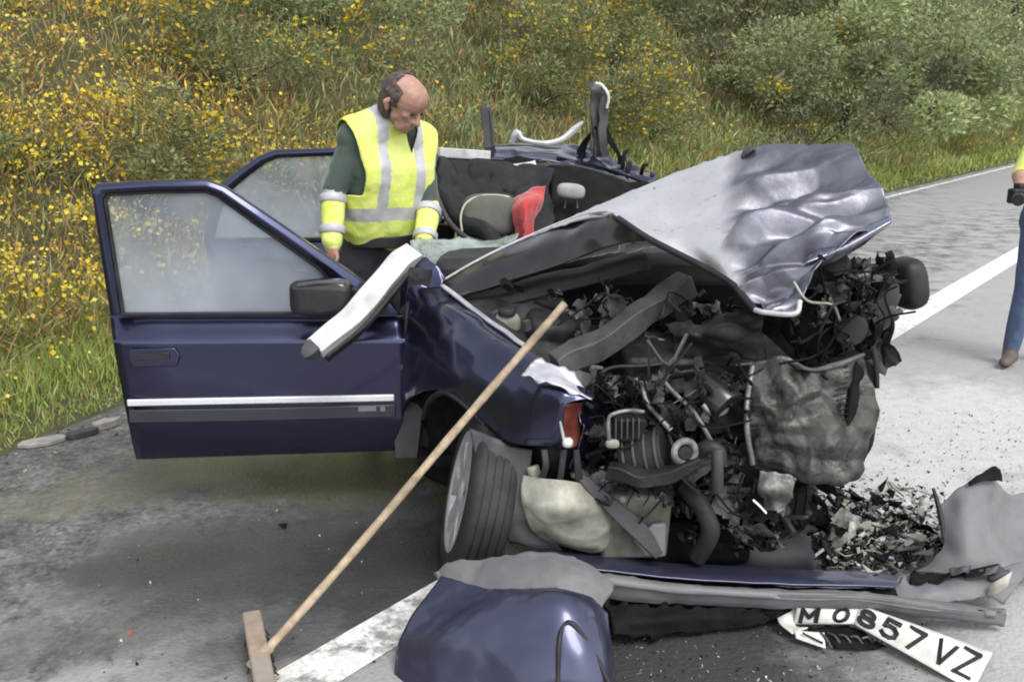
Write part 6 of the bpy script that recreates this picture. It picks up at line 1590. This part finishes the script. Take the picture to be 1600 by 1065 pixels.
# -- shrubs: a stem with limbs and a crown of small leaves; three kinds, copied
def shrub_proto(seed, w, h, n, cols, flower=0.0, leaf=0.05):
    rg = np.random.default_rng(seed)
    lobes = rg.normal(size=(11, 3)) * np.array((0.38 * w, 0.38 * w, 0.24 * h)) + np.array((0, 0, 0.55 * h))
    lr = (0.12 + 0.22 * rg.random(11)) * w
    li = rg.integers(0, 11, n)
    dirs = unit(rg.normal(size=(n, 3)))
    rr = lr[li] * (0.45 + 0.6 * rg.random(n) ** 0.5)
    P = lobes[li] + dirs * rr[:, None] * np.array((1, 1, 0.85))
    P[:, 2] = np.abs(P[:, 2]) + 0.02
    hole = vnoise(P, 3.2 / w * 1.6, seed)
    ok = hole > -0.38
    P, dirs, li = P[ok], dirs[ok], li[ok]
    n = len(P)
    D = unit(dirs + rg.normal(0, 0.7, (n, 3)) + np.array((0, 0, 0.4)))
    L = leaf * (0.7 + 0.9 * rg.random(n)); W = L * (0.3 + 0.25 * rg.random(n))
    tint = 0.8 + 0.5 * rg.random(11)[li]
    C = np.clip(np.array(cols)[rg.integers(0, len(cols), n)] * tint[:, None] * (1 + rg.normal(0, 0.16, (n, 1))), 0.004, 0.8)
    f = rg.random(n) < flower * (P[:, 2] / h) * (vnoise(P, 2.5, seed + 5) > 0.0)
    C[f] = np.array((0.62, 0.45, 0.03)) * (0.8 + 0.4 * rg.random((int(f.sum()), 1)))
    W[f] = L[f] * 0.8
    sv, sf = [], []
    def limb(p0, p1, r0, r1):
        mid = (p0 + p1) / 2 + rg.normal(0, 0.05 * w, 3)
        V, F_ = ring_tube(crm(np.array([p0, mid, p1]), 6), np.linspace(r0, r1, 6), 6)
        off = sum(len(x) for x in sv)
        sv.append(V); sf.extend([tuple(i + off for i in q) for q in F_])
    fork = np.array((0, 0, 0.22 * h))
    limb(np.array((0, 0, -0.15)), fork, 0.05 * w * 0.6, 0.035 * w * 0.6)
    for k in range(9):
        limb(fork * (0.5 + 0.5 * rg.random()), fork + (lobes[k] - fork) * 0.45, 0.008 * w, 0.003 * w)
    return (P, D, L, W, C, np.concatenate(sv), sf)
KINDS = {
    'gorse': dict(name='gorse_bush', args=(3, 1.0, 1.0, 7800, [(0.21, 0.225, 0.095), (0.25, 0.255, 0.115), (0.17, 0.19, 0.085)], 0.26, 0.034)),
    'green': dict(name='leafy_bush', args=(8, 1.0, 1.0, 10000, [(0.26, 0.315, 0.145), (0.31, 0.36, 0.175), (0.36, 0.39, 0.20)], 0.0, 0.040)),
    'dark': dict(name='dark_bush', args=(13, 1.0, 1.0, 5600, [(0.16, 0.175, 0.095), (0.19, 0.20, 0.11), (0.22, 0.215, 0.125)], 0.0, 0.04)),
}
MES = {}
def shrub(kind, u, t, wdt, hgt, rot, label):
    kd = KINDS[kind]
    P = on_bank(np.array([u]), np.array([t]))[0] - np.array((0, 0, 0.05))
    e = thing(kd['name'], label, 'bush', P, 'bushes growing on the bank')
    if kind not in MES:
        Pp, D, L, W, C, sv, sf = shrub_proto(*kd['args'])
        cr = leafcloud(Pp, D, L, W, C, 'crown', None)
        st = mesh('stem', sv, sf, 'bark', None, origin=(0, 0, 0))
        MES[kind] = (cr.data, st.data)
        for q in (cr, st): bpy.data.objects.remove(q)
    for nm, me in zip(('crown', 'stem'), MES[kind]):
        c = bpy.data.objects.new(nm, me); COL.objects.link(c); c.parent = e
    e.scale = (wdt, wdt, hgt); e.rotation_euler.z = rot
    return e
SPOTS = [  # kind, u, t, width, height, label
    ('dark', -0.2, 1.7, 2.2, 2.2, 'dark olive bush at the foot of the bank where the slope turns green'),
    ('green', 3.2, 2.1, 3.0, 2.6, 'green bush beside the road just past the dark olive bush'),
    ('green', 7.0, 2.2, 3.4, 2.8, 'broad green bush beside the road, next but one after the dark olive bush'),
    ('green', 11.5, 2.4, 3.6, 3.0, 'green bush low on the bank behind the bystander'),
    ('green', 17.0, 2.6, 4.2, 3.4, 'far green roadside bush where the road leaves the picture'),
    ('dark', 1.8, 4.6, 2.6, 2.2, 'dark bush halfway up the bank in a shaded hollow'),
    ('green', 5.0, 5.2, 3.6, 3.0, 'green bush on the upper slope beside the shaded hollow'),
    ('green', 10.0, 5.4, 4.2, 3.6, 'tall green bush on the crest above the bystander'),
    ('green', 16.0, 5.8, 4.8, 4.0, 'tall green bush on the crest beside the bare trunks'),
    ('green', 24.0, 4.5, 5.0, 4.4, 'most distant tall bush on the far bank'),
    ('gorse', -4.4, 2.6, 1.7, 1.4, 'yellow flowering gorse bush behind the buckled bonnet'),
    ('gorse', -6.2, 3.4, 1.7, 1.4, 'gorse bush with sparse yellow flowers above the torn roof'),
    ('gorse', -2.6, 4.4, 2.0, 1.5, 'pale gorse bush high behind the buckled bonnet'),
    ('green', -8.8, 5.2, 2.0, 1.5, 'soft green bush on the slope above the policeman'),
    ('gorse', -11.3, 4.0, 1.5, 1.2, 'gorse bush on the slope behind the policeman'),
    ('green', -13.2, 7.2, 1.7, 1.1, 'bright green bush high on the flowery slope'),
    ('gorse', -13.6, 2.4, 1.3, 1.0, 'gorse bush thick with yellow flowers behind the open doors'),
    ('gorse', -15.2, 2.6, 1.2, 0.95, 'yellow gorse bush nearest the road edge grass'),
    ('green', 1.6, 3.0, 2.0, 1.6, 'small green bush wedged between the dark olive bush and its neighbour'),
    ('gorse', 5.2, 3.4, 2.4, 2.0, 'thin gorse bush between two roadside green bushes'),
    ('green', 9.0, 3.6, 2.6, 2.6, 'upright green bush between the roadside bushes and the crest'),
    ('dark', 12.8, 4.2, 2.8, 2.4, 'dark bush in the gap below the crest trees'),
    ('gorse', 14.0, 2.4, 2.2, 1.8, 'low gorse bush between the last roadside bushes'),
    ('green', 2.8, 7.2, 3.2, 2.6, 'green bush at the top edge of the slope above the shaded hollow'),
    ('green', -5.0, 6.4, 2.4, 1.8, 'loose green bush high on the slope above the torn roof'),
    ('dark', -11.4, 7.8, 2.0, 1.3, 'dark bush near the top of the flowery slope'),
]
for i, (k, u, t, wd, hg, lb) in enumerate(SPOTS):
    shrub(k, u, t, wd, hg, i * 1.37, lb)

# -- bare trunks on the crest at the far right
for i, (px, d, hh, lb) in enumerate(((1545, 34, 6.5, 'dark leaning tree trunk on the crest of the bank'), (1580, 36, 7.5, 'tall dark tree trunk on the crest next to the leaning one'))):
    dr = ray(px, 25); q = CAMP + dr * d
    r_ = np.dot(q - E0, RD), np.dot(q - E0, RN)
    base = q.copy(); base[2] = float(bank_h(np.array([r_[0]]), np.array([r_[1]]))[0]) - 0.2
    e = thing('tree', lb, 'tree', base, 'trees on the crest')
    top = base + np.array((0.5 * (1 - 2 * i), 0, hh))
    V, F_ = ring_tube(crm(np.array([base, base + np.array((0.1, 0, hh * 0.5)), top]), 10), np.linspace(0.24, 0.07, 10), 9)
    mesh('trunk', V, F_, 'bark', e)
    rg = np.random.default_rng(40 + i)
    n = 5200
    lob = rg.normal(size=(10, 3)) * np.array((1.1, 1.1, 0.8)) + np.array((0, 0, hh * 0.9))
    li = rg.integers(0, 10, n); dd = unit(rg.normal(size=(n, 3)))
    Pp = base + lob[li] + dd * (0.75 * rg.random(n) ** 0.4)[:, None]
    Cc = np.array([(0.05, 0.062, 0.03), (0.07, 0.08, 0.04)])[rg.integers(0, 2, n)] * (1 + rg.normal(0, 0.15, (n, 1)))
    LL = 0.11 * (0.7 + 0.7 * rg.random(n))
    leafcloud(Pp, dd, LL, LL * 0.45, np.clip(Cc, 0.005, 1), 'crown', e, base)
    for b in range(6):
        V, F_ = ring_tube(crm(np.array([base + np.array((0.08, 0, hh * (0.5 + 0.05 * b))), base + lob[b] * np.array((0.5, 0.5, 0.95)), base + lob[b]]), 7), np.linspace(0.06, 0.02, 7), 6)
        mesh('branch', V, F_, 'bark', e)
